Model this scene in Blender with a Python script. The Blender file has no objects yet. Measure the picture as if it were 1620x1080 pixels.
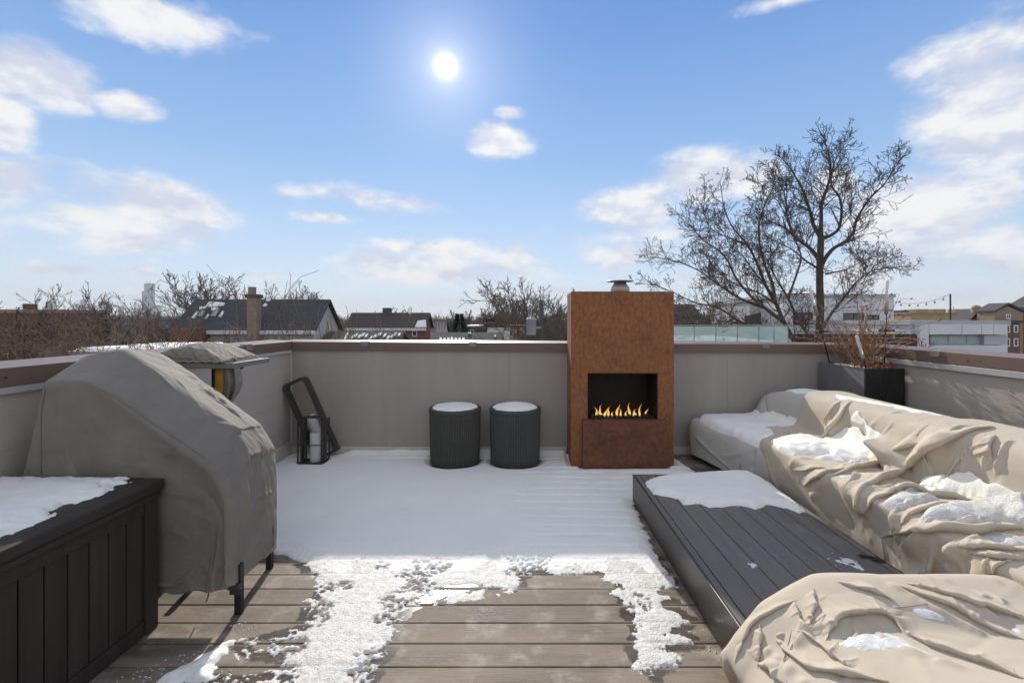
import bpy, bmesh, math, random
import numpy as np
from mathutils import Vector, Matrix

# ------------------------------------------------------------------ camera, sky, sun, exposure
F, CX, CY, H = 720.0, 829.0, 505.0, 1.53          # focal length and vanishing point in photo pixels (1620 wide), eye height
scn = bpy.context.scene
col = scn.collection
cam_d = bpy.data.cameras.new('camera')
cam_d.sensor_width = 36.0; cam_d.lens = 16.0
cam_d.shift_x = -(CX - 810) / 1620; cam_d.shift_y = -(540 - CY) / 1620
cam_d.clip_start = 0.05; cam_d.clip_end = 30000
cam = bpy.data.objects.new('camera', cam_d); col.objects.link(cam)
cam.location = (0, 0, H); cam.rotation_euler = (math.radians(90), 0, 0)
scn.camera = cam
scn.view_settings.view_transform = 'Standard'; scn.view_settings.look = 'None'
scn.view_settings.exposure = 0.0; scn.view_settings.gamma = 1.0; scn.view_settings.use_curve_mapping = False
scn.cycles.max_bounces = 6; scn.cycles.diffuse_bounces = 3; scn.cycles.glossy_bounces = 3
scn.cycles.transparent_max_bounces = 8; scn.cycles.volume_bounces = 0; scn.cycles.use_denoising = True

SUN_DIR = Vector(((705 - CX) / F, 1.0, (CY - 105) / F)).normalized()
SUN_EL = math.asin(SUN_DIR.z); SUN_AZ = math.atan2(SUN_DIR.x, SUN_DIR.y)
sun_d = bpy.data.lights.new('sun', 'SUN'); sun_d.energy = 4.9; sun_d.angle = math.radians(0.55); sun_d.color = (1.0, 0.945, 0.85)
sun = bpy.data.objects.new('sun', sun_d); col.objects.link(sun)
sun.rotation_euler = (-SUN_DIR).to_track_quat('-Z', 'Y').to_euler()
SKY_STRENGTH = 0.11
HAZE = 0.00009

def build_world():
    w = bpy.data.worlds.new('World'); scn.world = w; w.use_nodes = True
    nt = w.node_tree; N = nt.nodes; L = nt.links; N.clear()
    def nd(t, **k):
        n = N.new(t)
        for a, b in k.items(): setattr(n, a, b)
        return n
    def inp(sock, v):
        if hasattr(v, 'is_output'): L.new(v, sock)
        else: sock.default_value = v
    def m(op, a, b=0.0, c=0.0, clamp=False):
        n = nd('ShaderNodeMath', operation=op, use_clamp=clamp)
        inp(n.inputs[0], a); inp(n.inputs[1], b); inp(n.inputs[2], c)
        return n.outputs[0]
    def vm(op, a, b=(0, 0, 0), out=0):
        n = nd('ShaderNodeVectorMath', operation=op); inp(n.inputs[0], a); inp(n.inputs[1], b)
        return n.outputs[out]
    def mix(fac, a, b, mode='MIX'):
        n = nd('ShaderNodeMix', data_type='RGBA', blend_type=mode)
        inp(n.inputs[0], fac); inp(n.inputs[6], a); inp(n.inputs[7], b)
        return n.outputs[2]
    def smooth(v, lo, hi):
        n = nd('ShaderNodeMapRange', interpolation_type='SMOOTHSTEP'); inp(n.inputs[0], v)
        n.inputs[1].default_value = lo; n.inputs[2].default_value = hi
        return n.outputs[0]
    sky = nd('ShaderNodeTexSky', sky_type='NISHITA'); sky.sun_disc = False
    sky.sun_elevation = SUN_EL; sky.sun_rotation = SUN_AZ
    sky.altitude = 200; sky.air_density = 1.0; sky.dust_density = 0.0; sky.ozone_density = 3.0
    tc = nd('ShaderNodeTexCoord'); d = tc.outputs['Generated']
    sx = nd('ShaderNodeSeparateXYZ'); L.new(d, sx.inputs[0])
    az = m('ARCTAN2', sx.outputs[0], sx.outputs[1]); el = m('ARCSINE', sx.outputs[2])
    cmb = nd('ShaderNodeCombineXYZ'); L.new(az, cmb.inputs[0]); L.new(el, cmb.inputs[1]); ae = cmb.outputs[0]
    blobs = []
    for (x, y, rx, ry, s) in [(220, 12, 240, 46, .8), (60, 122, 120, 42, 1), (195, 167, 70, 22, .9), (5, 200, 55, 48, 1), (20, 290, 80, 50, 1), (270, 328, 165, 46, .95),
                              (190, 382, 110, 26, .9), (640, 322, 105, 28, .95), (795, 222, 52, 24, .9), (810, 180, 28, 12, .7), (1000, 328, 85, 34, 1.1), (1130, 288, 105, 42, 1.1),
                              (1440, 335, 115, 70, 1.2), (1560, 172, 160, 90, 1.25), (1595, 400, 60, 42, 1.1), (700, 432, 130, 34, 1.0), (990, 402, 80, 26, 1), (820, 410, 50, 32, 1.05),
                              (1240, 0, 100, 16, .8), (640, 390, 130, 22, .9), (1330, 290, 60, 40, .9), (90, 425, 80, 14, .8), (220, 430, 60, 14, .7), (430, 440, 120, 16, .8), (1500, 470, 120, 16, .9), (1100, 440, 120, 16, .8), (620, 415, 150, 26, .95), (720, 395, 70, 24, .95), (330, 470, 260, 16, .8), (860, 465, 200, 16, .8), (520, 345, 90, 14, .7), (1340, 440, 120, 26, .9), (120, 340, 120, 30, .8), (1590, 300, 60, 50, .8), (200, 365, 330, 60, .62), (640, 430, 330, 46, .60), (1000, 380, 260, 40, .55), (1400, 420, 300, 50, .6), (470, 300, 160, 30, .5)]:
        a = math.atan((x - CX) / F); e = math.atan((CY - y) / math.hypot(F, x - CX)); c = math.cos(a)
        blobs.append((a, e, rx / F * c * c, ry / F * c, s))
    best = None
    for (a, e, ra, re, s) in blobs:
        v = vm('SUBTRACT', ae, (a, e, 0)); v = vm('MULTIPLY', v, (1 / ra, 1 / re, 0))
        ln = vm('LENGTH', v, out=1)
        b = m('SUBTRACT', s, ln)
        best = b if best is None else m('MAXIMUM', best, b)
    # unseen cumulus over the rest of the sky, added to whiten the ambient light
    ng = nd('ShaderNodeTexNoise'); ng.inputs['Scale'].default_value = 2.3; ng.inputs['Detail'].default_value = 3; L.new(d, ng.inputs[0])
    wide = m('MAXIMUM', smooth(m('ABSOLUTE', az), .86, 1.05), smooth(el, .60, .80))
    gen = m('SUBTRACT', m('MULTIPLY', m('SUBTRACT', ng.outputs[0], CLOUD_THR), 9.0), m('MULTIPLY', m('SUBTRACT', 1.0, wide), 6.0))
    best = m('MAXIMUM', best, gen)
    nz = nd('ShaderNodeTexNoise', noise_dimensions='3D'); nz.inputs['Scale'].default_value = 7.0; nz.inputs['Detail'].default_value = 10; nz.inputs['Roughness'].default_value = .62
    mp = nd('ShaderNodeMapping'); mp.inputs['Scale'].default_value = (1, 1, 1.9); L.new(d, mp.inputs[0]); L.new(mp.outputs[0], nz.inputs[0])
    nw = nd('ShaderNodeTexNoise'); nw.inputs['Scale'].default_value = 5.0; nw.inputs['Detail'].default_value = 4; L.new(mp.outputs[0], nw.inputs[0])
    puff = m('MULTIPLY_ADD', m('SUBTRACT', nw.outputs[0], .5), 2.2, m('MULTIPLY', m('SUBTRACT', nz.outputs[0], .5), 2.2))
    dens = smooth(m('ADD', puff, m('MULTIPLY', best, 1.10)), -0.12, 0.78)
    nz2 = nd('ShaderNodeTexNoise'); nz2.inputs['Scale'].default_value = 3.2; nz2.inputs['Detail'].default_value = 5; L.new(mp.outputs[0], nz2.inputs[0])
    mp2 = nd('ShaderNodeMapping'); mp2.inputs['Location'].default_value = (0, 0, .05); mp2.inputs['Scale'].default_value = (1, 1, 1.9); L.new(d, mp2.inputs[0])
    nz3 = nd('ShaderNodeTexNoise'); nz3.inputs['Scale'].default_value = 7.0; nz3.inputs['Detail'].default_value = 4; L.new(mp2.outputs[0], nz3.inputs[0])
    shade = m('SUBTRACT', nz.outputs[0], nz3.outputs[0])
    lit = smooth(shade, -.12, .10)
    cloud = mix(lit, tuple(c / SKY_STRENGTH for c in (.68, .71, .84)) + (1,), tuple(c / SKY_STRENGTH for c in (1.0, .985, .965)) + (1,))
    hs = nd('ShaderNodeHueSaturation'); hs.inputs['Saturation'].default_value = SKY_SAT; hs.inputs['Value'].default_value = SKY_VAL
    L.new(sky.outputs[0], hs.inputs['Color'])
    base = hs.outputs[0]
    ramp = nd('ShaderNodeValToRGB'); L.new(m('DIVIDE', el, 1.5708, clamp=True), ramp.inputs[0])   # clear winter air: pale at the horizon, deep blue overhead
    cr = ramp.color_ramp; stops = [(0.0, (.86, .93, 1.04)), (.09, (.60, .77, 1.0)), (.20, (.33, .57, .95)), (.36, (.155, .365, .84)), (.62, (.09, .25, .68)), (1.0, (.07, .20, .60))]
    cr.elements[0].position, cr.elements[0].color = stops[0][0], (*stops[0][1], 1); cr.elements[1].position, cr.elements[1].color = stops[-1][0], (*stops[-1][1], 1)
    for ps, cc in stops[1:-1]: e_ = cr.elements.new(ps); e_.color = (*cc, 1)
    air = vm('SCALE', ramp.outputs[0]); air.node.inputs['Scale'].default_value = 1 / SKY_STRENGTH
    base = mix(.70, base, air)
    fac = m('MULTIPLY', dens, .92)
    fin = mix(fac, base, cloud)
    cosang = vm('DOT_PRODUCT', d, tuple(SUN_DIR), out=1)  # the sun's disc and the bright air round it
    ang = m('ARCCOSINE', cosang)
    au = m('POWER', 2.718, m('MULTIPLY', m('POWER', m('DIVIDE', ang, .0080), 1.0), -1.0))
    au2 = m('POWER', 2.718, m('DIVIDE', ang, -.07))
    glow = mix(au, (0, 0, 0, 1), (42, 40.0, 39, 1))
    glow2 = mix(au2, (0, 0, 0, 1), (5.6, 4.8, 3.8, 1))
    fin = mix(1.0, mix(1.0, fin, glow, 'ADD'), glow2, 'ADD')
    bg = nd('ShaderNodeBackground'); L.new(fin, bg.inputs[0]); bg.inputs[1].default_value = SKY_STRENGTH
    out = nd('ShaderNodeOutputWorld'); L.new(bg.outputs[0], out.inputs[0])
    w.cycles.sampling_method = 'MANUAL'; w.cycles.sample_map_resolution = 512
SKY_SAT, SKY_VAL, CLOUD_THR = 1.0, 1.0, 0.452
build_world()

# ------------------------------------------------------------------ helpers
rng = np.random.default_rng(7)
def at(px, py, Y): return Vector(((px - CX) * Y / F, Y, H - (py - CY) * Y / F))
def gp(px, py, z=0.0):
    Y = (H - z) * F / (py - CY); return ((px - CX) * Y / F, Y)
def to_px(P):
    P = np.asarray(P); Y = np.maximum(P[..., 1], .05)
    return np.stack([CX + P[..., 0] * F / Y, CY + (H - P[..., 2]) * F / Y], -1)

ORG = {}
def tag(o, label=None, cat=None, group=None, kind=None):
    if label: o['label'] = label
    if cat: o['category'] = cat
    if group: o['group'] = group
    if kind: o['kind'] = kind
    return o
def thing(name, loc, label=None, cat=None, group=None, kind=None):
    o = bpy.data.objects.new(name, None); col.objects.link(o); o.location = loc; o.empty_display_size = .1
    ORG[o.name] = Vector(loc)
    return tag(o, label, cat, group, kind)
def obj(name, verts, faces, mat, parent=None, smooth=False, origin=None):
    """One mesh object; verts in world coordinates."""
    org = ORG[parent.name] if parent is not None else Vector(origin or (0, 0, 0))
    v = np.asarray(verts, dtype=np.float32).reshape(-1, 3) - np.array(org, dtype=np.float32)
    me = bpy.data.meshes.new(name)
    if isinstance(faces, np.ndarray):
        k = faces.shape[1]
        me.vertices.add(len(v)); me.vertices.foreach_set('co', v.ravel())
        me.loops.add(faces.size); me.loops.foreach_set('vertex_index', faces.ravel().astype(np.int32))
        me.polygons.add(len(faces)); me.polygons.foreach_set('loop_start', np.arange(0, faces.size, k, dtype=np.int32))
        me.polygons.foreach_set('loop_total', np.full(len(faces), k, dtype=np.int32))
        me.update(calc_edges=True); me.validate()
    else:
        me.from_pydata(v.tolist(), [], faces); me.update()
    if smooth: me.polygons.foreach_set('use_smooth', np.ones(len(me.polygons), dtype=bool))
    if mat: me.materials.append(mat)
    o = bpy.data.objects.new(name, me); col.objects.link(o)
    if parent is not None: o.parent = parent
    else: o.location = org
    ORG[o.name] = org
    return o
def copy_tree(o, delta=(0, 0, 0), parent=None, rotz=None, scale=None):
    c = o.copy(); col.objects.link(c); c.parent = parent
    if parent is None:
        c.location = o.location + Vector(delta)
        if rotz is not None: c.rotation_euler.z = rotz
        if scale is not None: c.scale = (scale,) * 3 if not hasattr(scale, '__len__') else scale
    ORG[c.name] = ORG[o.name] + Vector(delta)
    for ch in list(o.children): copy_tree(ch, delta, c)
    return c
class MB:
    """Collects shapes for one mesh."""
    def __init__(s): s.v = []; s.f = []
    def add(s, vs, fs):
        b = len(s.v); s.v += [tuple(p) for p in vs]; s.f += [tuple(i + b for i in f) for f in fs]; return s
    def box(s, x0, x1, y0, y1, z0, z1):
        return s.add([(x0, y0, z0), (x1, y0, z0), (x1, y1, z0), (x0, y1, z0), (x0, y0, z1), (x1, y0, z1), (x1, y1, z1), (x0, y1, z1)],
                     [(3, 2, 1, 0), (4, 5, 6, 7), (0, 1, 5, 4), (1, 2, 6, 5), (2, 3, 7, 6), (3, 0, 4, 7)])
    def bbox(s, x0, x1, y0, y1, z0, z1, b=.004, seg=2):
        bm = bmesh.new(); bmesh.ops.create_cube(bm, size=1)
        for v in bm.verts: v.co = Vector(((x0 + x1) / 2 + v.co.x * (x1 - x0), (y0 + y1) / 2 + v.co.y * (y1 - y0), (z0 + z1) / 2 + v.co.z * (z1 - z0)))
        bmesh.ops.bevel(bm, geom=bm.edges[:], offset=b, segments=seg, profile=.5, affect='EDGES')
        bm.verts.ensure_lookup_table()
        s.add([v.co[:] for v in bm.verts], [[v.index for v in f.verts] for f in bm.faces]); bm.free(); return s
    def tube(s, pts, r, sides=6, cap=True):
        pts = [Vector(p) for p in pts]; n = len(pts)
        rs = r if hasattr(r, '__len__') else [r] * n
        vs = []; up = None
        for i, p in enumerate(pts):
            t = (pts[min(i + 1, n - 1)] - pts[max(i - 1, 0)]); t = t.normalized() if t.length > 1e-9 else Vector((0, 0, 1))
            if up is None: up = t.orthogonal()
            up = (up - t * up.dot(t)); up = up.normalized() if up.length > 1e-6 else t.orthogonal().normalized()
            w = t.cross(up)
            for k in range(sides):
                a = 2 * math.pi * k / sides; vs.append(p + (up * math.cos(a) + w * math.sin(a)) * rs[i])
        fs = [(i * sides + k, i * sides + (k + 1) % sides, (i + 1) * sides + (k + 1) % sides, (i + 1) * sides + k) for i in range(n - 1) for k in range(sides)]
        if cap: fs += [tuple(range(sides - 1, -1, -1)), tuple((n - 1) * sides + k for k in range(sides))]
        return s.add(vs, fs)
    def lathe(s, c, prof, sides=32, closed=True):
        vs = []; n = len(prof)
        for (r, z) in prof:
            for k in range(sides):
                a = 2 * math.pi * k / sides; vs.append((c[0] + r * math.cos(a), c[1] + r * math.sin(a), c[2] + z))
        fs = [(i * sides + k, i * sides + (k + 1) % sides, (i + 1) * sides + (k + 1) % sides, (i + 1) * sides + k) for i in range(n - 1) for k in range(sides)]
        if closed: fs += [tuple(range(sides - 1, -1, -1)), tuple((n - 1) * sides + k for k in range(sides))]
        return s.add(vs, fs)
    def bar(s, p, q, w, t, up=(0, 0, 1)):
        p, q = Vector(p), Vector(q); d = (q - p).normalized(); a = d.cross(Vector(up))
        a = a.normalized() if a.length > 1e-5 else Vector((1, 0, 0)); b = a.cross(d)
        vs = [e + a * (sx * w / 2) + b * (sz * t / 2) for e in (p, q) for sx, sz in ((-1, -1), (1, -1), (1, 1), (-1, 1))]
        return s.add(vs, [(3, 2, 1, 0), (4, 5, 6, 7), (0, 1, 5, 4), (1, 2, 6, 5), (2, 3, 7, 6), (3, 0, 4, 7)])
    def build(s, name, mat, parent=None, smooth=False, origin=None):
        return obj(name, s.v, s.f, mat, parent, smooth, origin)

def hash2(ix, iy, seed):
    h = (ix.astype(np.int64) * 374761393 + iy.astype(np.int64) * 668265263 + seed * 1442695041) & 0xffffffff
    h = ((h ^ (h >> 13)) * 1274126177) & 0xffffffff
    return ((h ^ (h >> 16)) & 0xffffff) / float(0xffffff)
def vnoise(x, y, seed=0):
    x = np.asarray(x, float); y = np.asarray(y, float)
    ix = np.floor(x); iy = np.floor(y); fx = x - ix; fy = y - iy
    fx = fx * fx * fx * (fx * (fx * 6 - 15) + 10); fy = fy * fy * fy * (fy * (fy * 6 - 15) + 10)
    a, b, c, d = hash2(ix, iy, seed), hash2(ix + 1, iy, seed), hash2(ix, iy + 1, seed), hash2(ix + 1, iy + 1, seed)
    return (a * (1 - fx) + b * fx) * (1 - fy) + (c * (1 - fx) + d * fx) * fy
def fbm(x, y, seed=0, oct=4, gain=.5):
    s = 0; a = 1; t = 0
    for i in range(oct):
        s = s + a * vnoise(x * 2 ** i + 17.3 * i, y * 2 ** i - 9.1 * i, seed + i); t += a; a *= gain
    return s / t
def sstep(x, a, b):
    t = np.clip((x - a) / (b - a), 0, 1); return t * t * (3 - 2 * t)
def sd_poly(P, poly):
    """Signed distance to a polygon, positive inside."""
    P = np.asarray(P, float); sh = P.shape[:-1]; P = P.reshape(-1, 2); V = np.asarray(poly, float); n = len(V)
    best = np.full(len(P), 1e18); inside = np.zeros(len(P), bool)
    for i in range(n):
        a = V[i]; b = V[(i + 1) % n]; ab = b - a; ap = P - a
        t = np.clip((ap @ ab) / max(ab @ ab, 1e-12), 0, 1); dd = ap - t[:, None] * ab
        best = np.minimum(best, (dd * dd).sum(1))
        c = ((a[1] > P[:, 1]) != (b[1] > P[:, 1]))
        with np.errstate(divide='ignore', invalid='ignore'):
            xi = (b[0] - a[0]) * (P[:, 1] - a[1]) / (b[1] - a[1] if b[1] != a[1] else 1e-12) + a[0]
        inside ^= c & (P[:, 0] < xi)
    d = np.sqrt(best); return np.where(inside, d, -d).reshape(sh)
def sd_line(P, line):
    """Distance to a polyline and the position along it (0..1)."""
    P = np.asarray(P, float); k = P.shape[-1]; sh = P.shape[:-1]; P = P.reshape(-1, k); V = np.asarray(line, float)
    seg = np.linalg.norm(np.diff(V, axis=0), axis=1); cum = np.concatenate([[0], np.cumsum(seg)])
    best = np.full(len(P), 1e18); pos = np.zeros(len(P))
    for i in range(len(V) - 1):
        ab = V[i + 1] - V[i]; ap = P - V[i]
        t = np.clip((ap @ ab) / max(ab @ ab, 1e-12), 0, 1); dd = ap - t[:, None] * ab; q = (dd * dd).sum(1)
        m = q < best; best[m] = q[m]; pos[m] = (cum[i] + t[m] * seg[i]) / cum[-1]
    return np.sqrt(best).reshape(sh), pos.reshape(sh)
def grid_faces(n, m, keep=None):
    i, j = np.meshgrid(np.arange(n - 1), np.arange(m - 1), indexing='ij')
    a = i * m + j
    f = np.stack([a, a + m, a + m + 1, a + 1], -1)
    return f[keep] if keep is not None else f.reshape(-1, 4)
def compact(V, Fc):
    used = np.zeros(len(V), bool); used[Fc.ravel()] = True
    idx = np.cumsum(used) - 1
    return V[used], idx[Fc]

# ------------------------------------------------------------------ materials
def mat(name, c1, c2=None, scale=3.0, stretch=(1, 1, 1), detail=6, rough=.75, metal=0.0, spec=.35, bump=0.0, bscale=60.0, bstretch=(1, 1, 1), bdist=.004,
        c3=None, c3scale=1.2, c3lo=.55, c3hi=.7, vary=0.0, lo=.3, hi=.7, coat=0.0, alpha=None, rough2=None, transmission=0.0, wrinkle=0.0, wscale=7.0):
    m = bpy.data.materials.new(name); m.use_nodes = True; nt = m.node_tree; N = nt.nodes; L = nt.links
    b = N['Principled BSDF']
    geo = N.new('ShaderNodeNewGeometry')
    def noise(sc, st, det, ro=.55):
        mp = N.new('ShaderNodeMapping'); mp.inputs['Scale'].default_value = st; L.new(geo.outputs['Position'], mp.inputs[0])
        n = N.new('ShaderNodeTexNoise'); n.inputs['Scale'].default_value = sc; n.inputs['Detail'].default_value = det; n.inputs['Roughness'].default_value = ro
        L.new(mp.outputs[0], n.inputs[0]); return n.outputs[0]
    def rng_(v, lo, hi):
        r = N.new('ShaderNodeMapRange'); r.inputs[1].default_value = lo; r.inputs[2].default_value = hi; L.new(v, r.inputs[0]); return r.outputs[0]
    def mixc(f, a, bb):
        n = N.new('ShaderNodeMix'); n.data_type = 'RGBA'
        for s, v in ((n.inputs[0], f), (n.inputs[6], a), (n.inputs[7], bb)):
            if hasattr(v, 'is_output'): L.new(v, s)
            else: s.default_value = (*v, 1) if hasattr(v, '__len__') and len(v) == 3 else v
        return n.outputs[2]
    c = None
    if c2 is not None:
        f = rng_(noise(scale, stretch, detail), lo, hi); c = mixc(f, c1, c2)
        if rough2 is not None:
            r = N.new('ShaderNodeMapRange'); L.new(f, r.inputs[0]); r.inputs[3].default_value = rough; r.inputs[4].default_value = rough2; L.new(r.outputs[0], b.inputs['Roughness'])
    if c3 is not None:
        c = mixc(rng_(noise(c3scale, (1, 1, 1), 5, .65), c3lo, c3hi), c if c is not None else c1, c3)
    if vary:
        oi = N.new('ShaderNodeObjectInfo'); hs = N.new('ShaderNodeHueSaturation')
        r = N.new('ShaderNodeMapRange'); r.inputs[3].default_value = 1 - vary; r.inputs[4].default_value = 1 + vary; L.new(oi.outputs['Random'], r.inputs[0]); L.new(r.outputs[0], hs.inputs['Value'])
        if c is not None: L.new(c, hs.inputs['Color'])
        else: hs.inputs['Color'].default_value = (*c1, 1)
        c = hs.outputs[0]
    if c is not None: L.new(c, b.inputs['Base Color'])
    else: b.inputs['Base Color'].default_value = (*c1, 1)
    if rough2 is None: b.inputs['Roughness'].default_value = rough
    b.inputs['Metallic'].default_value = metal; b.inputs['Specular IOR Level'].default_value = spec
    if coat: b.inputs['Coat Weight'].default_value = coat
    if transmission: b.inputs['Transmission Weight'].default_value = transmission
    if alpha is not None: b.inputs['Alpha'].default_value = alpha
    if bump:
        bp = N.new('ShaderNodeBump'); bp.inputs['Strength'].default_value = bump; bp.inputs['Distance'].default_value = bdist
        L.new(noise(bscale, bstretch, 4, .6), bp.inputs['Height']); L.new(bp.outputs[0], b.inputs['Normal'])
        if wrinkle:                                     # fine creases in cloth
            rn = N.new('ShaderNodeTexNoise'); rn.noise_type = 'RIDGED_MULTIFRACTAL'; rn.inputs['Scale'].default_value = wscale; rn.inputs['Detail'].default_value = 3; rn.inputs['Roughness'].default_value = .45; rn.inputs['Distortion'].default_value = .9
            L.new(geo.outputs['Position'], rn.inputs[0]); b2 = N.new('ShaderNodeBump'); b2.inputs['Strength'].default_value = wrinkle; b2.inputs['Distance'].default_value = .011
            L.new(rn.outputs[0], b2.inputs['Height']); L.new(b2.outputs[0], bp.inputs['Normal'])
    return m
def emis(name, c, s):
    m = bpy.data.materials.new(name); m.use_nodes = True; b = m.node_tree.nodes['Principled BSDF']
    b.inputs['Base Color'].default_value = (*c, 1); b.inputs['Emission Color'].default_value = (*c, 1); b.inputs['Emission Strength'].default_value = s
    return m
M = {}
M['snow'] = mat('snow', (.89, .865, .785), (.85, .825, .75), scale=2.2, rough=.65, spec=.25, bump=.5, bscale=55, bdist=.006, detail=8)
M['wet_snow'] = mat('melting_snow', (.73, .71, .655), (.53, .50, .45), scale=30, rough=.45, spec=.5, bump=.9, bscale=120, bdist=.008, lo=.42, hi=.72)
M['board'] = mat('deck_board', (.262, .210, .157), (.122, .093, .069), scale=2.0, stretch=(1.0, 4.5, 1), rough=.75, rough2=.50, spec=.22, bump=.8, bscale=26, bstretch=(.22, 11, 1), bdist=.003, lo=.40, hi=.64,
                 c3=(.36, .31, .25), c3scale=6.0, c3lo=.52, c3hi=.72, vary=.16)
M['substrate'] = mat('dark_substrate', (.02, .018, .016), rough=.9)
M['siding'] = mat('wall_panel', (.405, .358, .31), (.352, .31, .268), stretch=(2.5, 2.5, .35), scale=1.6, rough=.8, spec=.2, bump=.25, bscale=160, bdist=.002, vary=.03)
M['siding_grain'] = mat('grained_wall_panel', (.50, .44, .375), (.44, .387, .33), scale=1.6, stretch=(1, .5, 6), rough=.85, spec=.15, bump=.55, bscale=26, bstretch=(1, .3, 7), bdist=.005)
M['coping'] = mat('brown_coping_metal', (.150, .096, .075), (.180, .115, .090), scale=.9, rough=.42, metal=.0, spec=.5, bump=.1, bscale=4, bdist=.004)
M['clip'] = mat('grey_coping_clip', (.23, .195, .18), rough=.4, spec=.5)
M['flash'] = mat('grey_flashing', (.45, .43, .42), (.40, .385, .38), scale=3, rough=.5)
M['base_trim'] = mat('weathered_base_trim', (.62, .58, .50), (.42, .32, .20), scale=5, rough=.8, bump=.4, bscale=25, lo=.5, hi=.8)
M['screw'] = mat('screw_metal', (.12, .08, .07), rough=.4, metal=.6)
M['white_trim'] = mat('pale_trim', (.6, .59, .56), rough=.6)
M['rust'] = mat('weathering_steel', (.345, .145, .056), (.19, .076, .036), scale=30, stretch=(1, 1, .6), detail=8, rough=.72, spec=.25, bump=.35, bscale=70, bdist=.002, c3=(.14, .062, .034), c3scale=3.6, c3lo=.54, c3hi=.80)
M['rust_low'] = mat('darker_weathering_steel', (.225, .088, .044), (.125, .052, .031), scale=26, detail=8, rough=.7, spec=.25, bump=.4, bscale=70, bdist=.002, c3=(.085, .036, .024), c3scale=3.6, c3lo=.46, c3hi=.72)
M['firebox'] = mat('firebox_black', (.035, .022, .014), (.02, .014, .011), scale=6, rough=.65)
M['coal'] = mat('lava_glass', (.02, .02, .02), rough=.18, spec=.7)
M['metal'] = mat('brushed_metal', (.42, .39, .36), (.33, .30, .28), scale=8, rough=.45, metal=.7)
M['pouf_a'] = mat('charcoal_resin', (.078, .074, .064), (.066, .063, .055), scale=4, rough=.6, spec=.2)
M['pouf_b'] = mat('deep_green_resin', (.076, .080, .069), (.065, .069, .059), scale=4, rough=.6, spec=.2)
M['lantern'] = mat('dark_lantern_metal', (.055, .048, .042), rough=.5, spec=.4)
M['candle'] = mat('candle_wax', (.62, .60, .55), rough=.5, spec=.4)
M['box_dark'] = mat('dark_brown_resin', (.052, .042, .034), (.034, .027, .022), scale=3, stretch=(6, 6, .5), rough=.6, spec=.25, bump=.25, bscale=22, bstretch=(6, 6, .4), bdist=.002, vary=.1)
M['lid_dark'] = mat('dark_brown_lid', (.048, .039, .032), (.033, .027, .022), scale=4, rough=.6, spec=.25)
M['platform'] = mat('dark_composite_plank', (.185, .165, .146), (.150, .136, .121), scale=2.4, stretch=(8, .6, 1), rough=.6, rough2=.7, spec=.2, bump=.12, bscale=30, bstretch=(10, .5, 1), bdist=.002, c3=(.235, .215, .195), c3scale=2.8, c3lo=.6, c3hi=.8, vary=.06)
M['platform_side'] = mat('bronze_metal_fascia', (.080, .068, .058), rough=.35, spec=.5, metal=.35)
M['cover'] = mat('beige_cover_fabric', (.565, .487, .378), (.515, .442, .343), scale=2.6, rough=.82, spec=.18, wrinkle=.35, wscale=8, bump=.25, bscale=320, bdist=.001, c3=(.47, .37, .25), c3scale=2.0, c3lo=.58, c3hi=.8)
M['cover_far'] = mat('pale_cover_fabric', (.55, .52, .46), (.50, .475, .42), scale=2.6, wrinkle=.3, wscale=6, rough=.82, spec=.18, bump=.25, bscale=320, bdist=.001)
M['grill_cover'] = mat('taupe_grill_cover', (.255, .230, .192), (.19, .172, .146), wrinkle=1.0, wscale=7, scale=3.0, rough=.8, spec=.2, bump=.25, bscale=260, bdist=.001, c3=(.36, .27, .17), c3scale=2.2, c3lo=.66, c3hi=.85)
M['piping'] = mat('cover_piping', (.20, .18, .15), rough=.8)
M['stitch'] = mat('dark_stitching', (.22, .185, .145), rough=.9)
M['black'] = mat('black_metal', (.016, .015, .014), rough=.45, spec=.4)
M['strap'] = mat('grey_strap', (.05, .05, .052), rough=.7)
M['slate'] = mat('grey_slab', (.20, .19, .18), (.16, .152, .145), scale=6, rough=.5)
M['yellow'] = mat('yellow_bag', (.62, .34, .04), (.5, .26, .03), scale=8, rough=.5)
M['planter'] = mat('charcoal_planter', (.21, .20, .185), (.15, .143, .132), scale=3.5, rough=.7, bump=.3, bscale=40, bdist=.002, c3=(.19, .185, .172), c3scale=5, c3lo=.58, c3hi=.8)
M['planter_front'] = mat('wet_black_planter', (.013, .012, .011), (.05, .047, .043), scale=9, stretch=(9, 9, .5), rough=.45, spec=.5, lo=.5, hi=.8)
M['soil'] = mat('potting_soil', (.05, .038, .028), rough=.95)
M['stem'] = mat('shrub_stem', (.30, .21, .14), (.18, .11, .075), scale=20, rough=.8)
M['leaf'] = mat('dry_orange_leaf', (.52, .20, .065), (.34, .085, .045), scale=9, rough=.7, spec=.2, vary=.0)
M['torch_glass'] = mat('frosted_torch_tube', (.9, .9, .88), rough=.3, spec=.5, transmission=.35)
M['torch_collar'] = mat('bronze_torch_collar', (.34, .28, .19), rough=.35, metal=.7)
M['bark'] = mat('bark', (.135, .105, .083), (.088, .068, .054), scale=9, stretch=(1, 1, .4), rough=.9, spec=.1, bump=.5, bscale=18, bdist=.02)
M['bark_warm'] = mat('brown_twigs', (.27, .195, .14), (.17, .12, .085), scale=3, rough=.9, spec=.1)
M['bark_pale'] = mat('grey_twigs', (.21, .175, .145), (.14, .115, .097), scale=3, rough=.9, spec=.1)
M['needles'] = mat('dark_needles', (.035, .05, .04), (.02, .032, .026), scale=2, rough=.9)
M['ground'] = mat('snowy_ground', (.10, .09, .075), (.55, .55, .55), scale=.06, rough=.9, lo=.45, hi=.65, detail=8)
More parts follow.
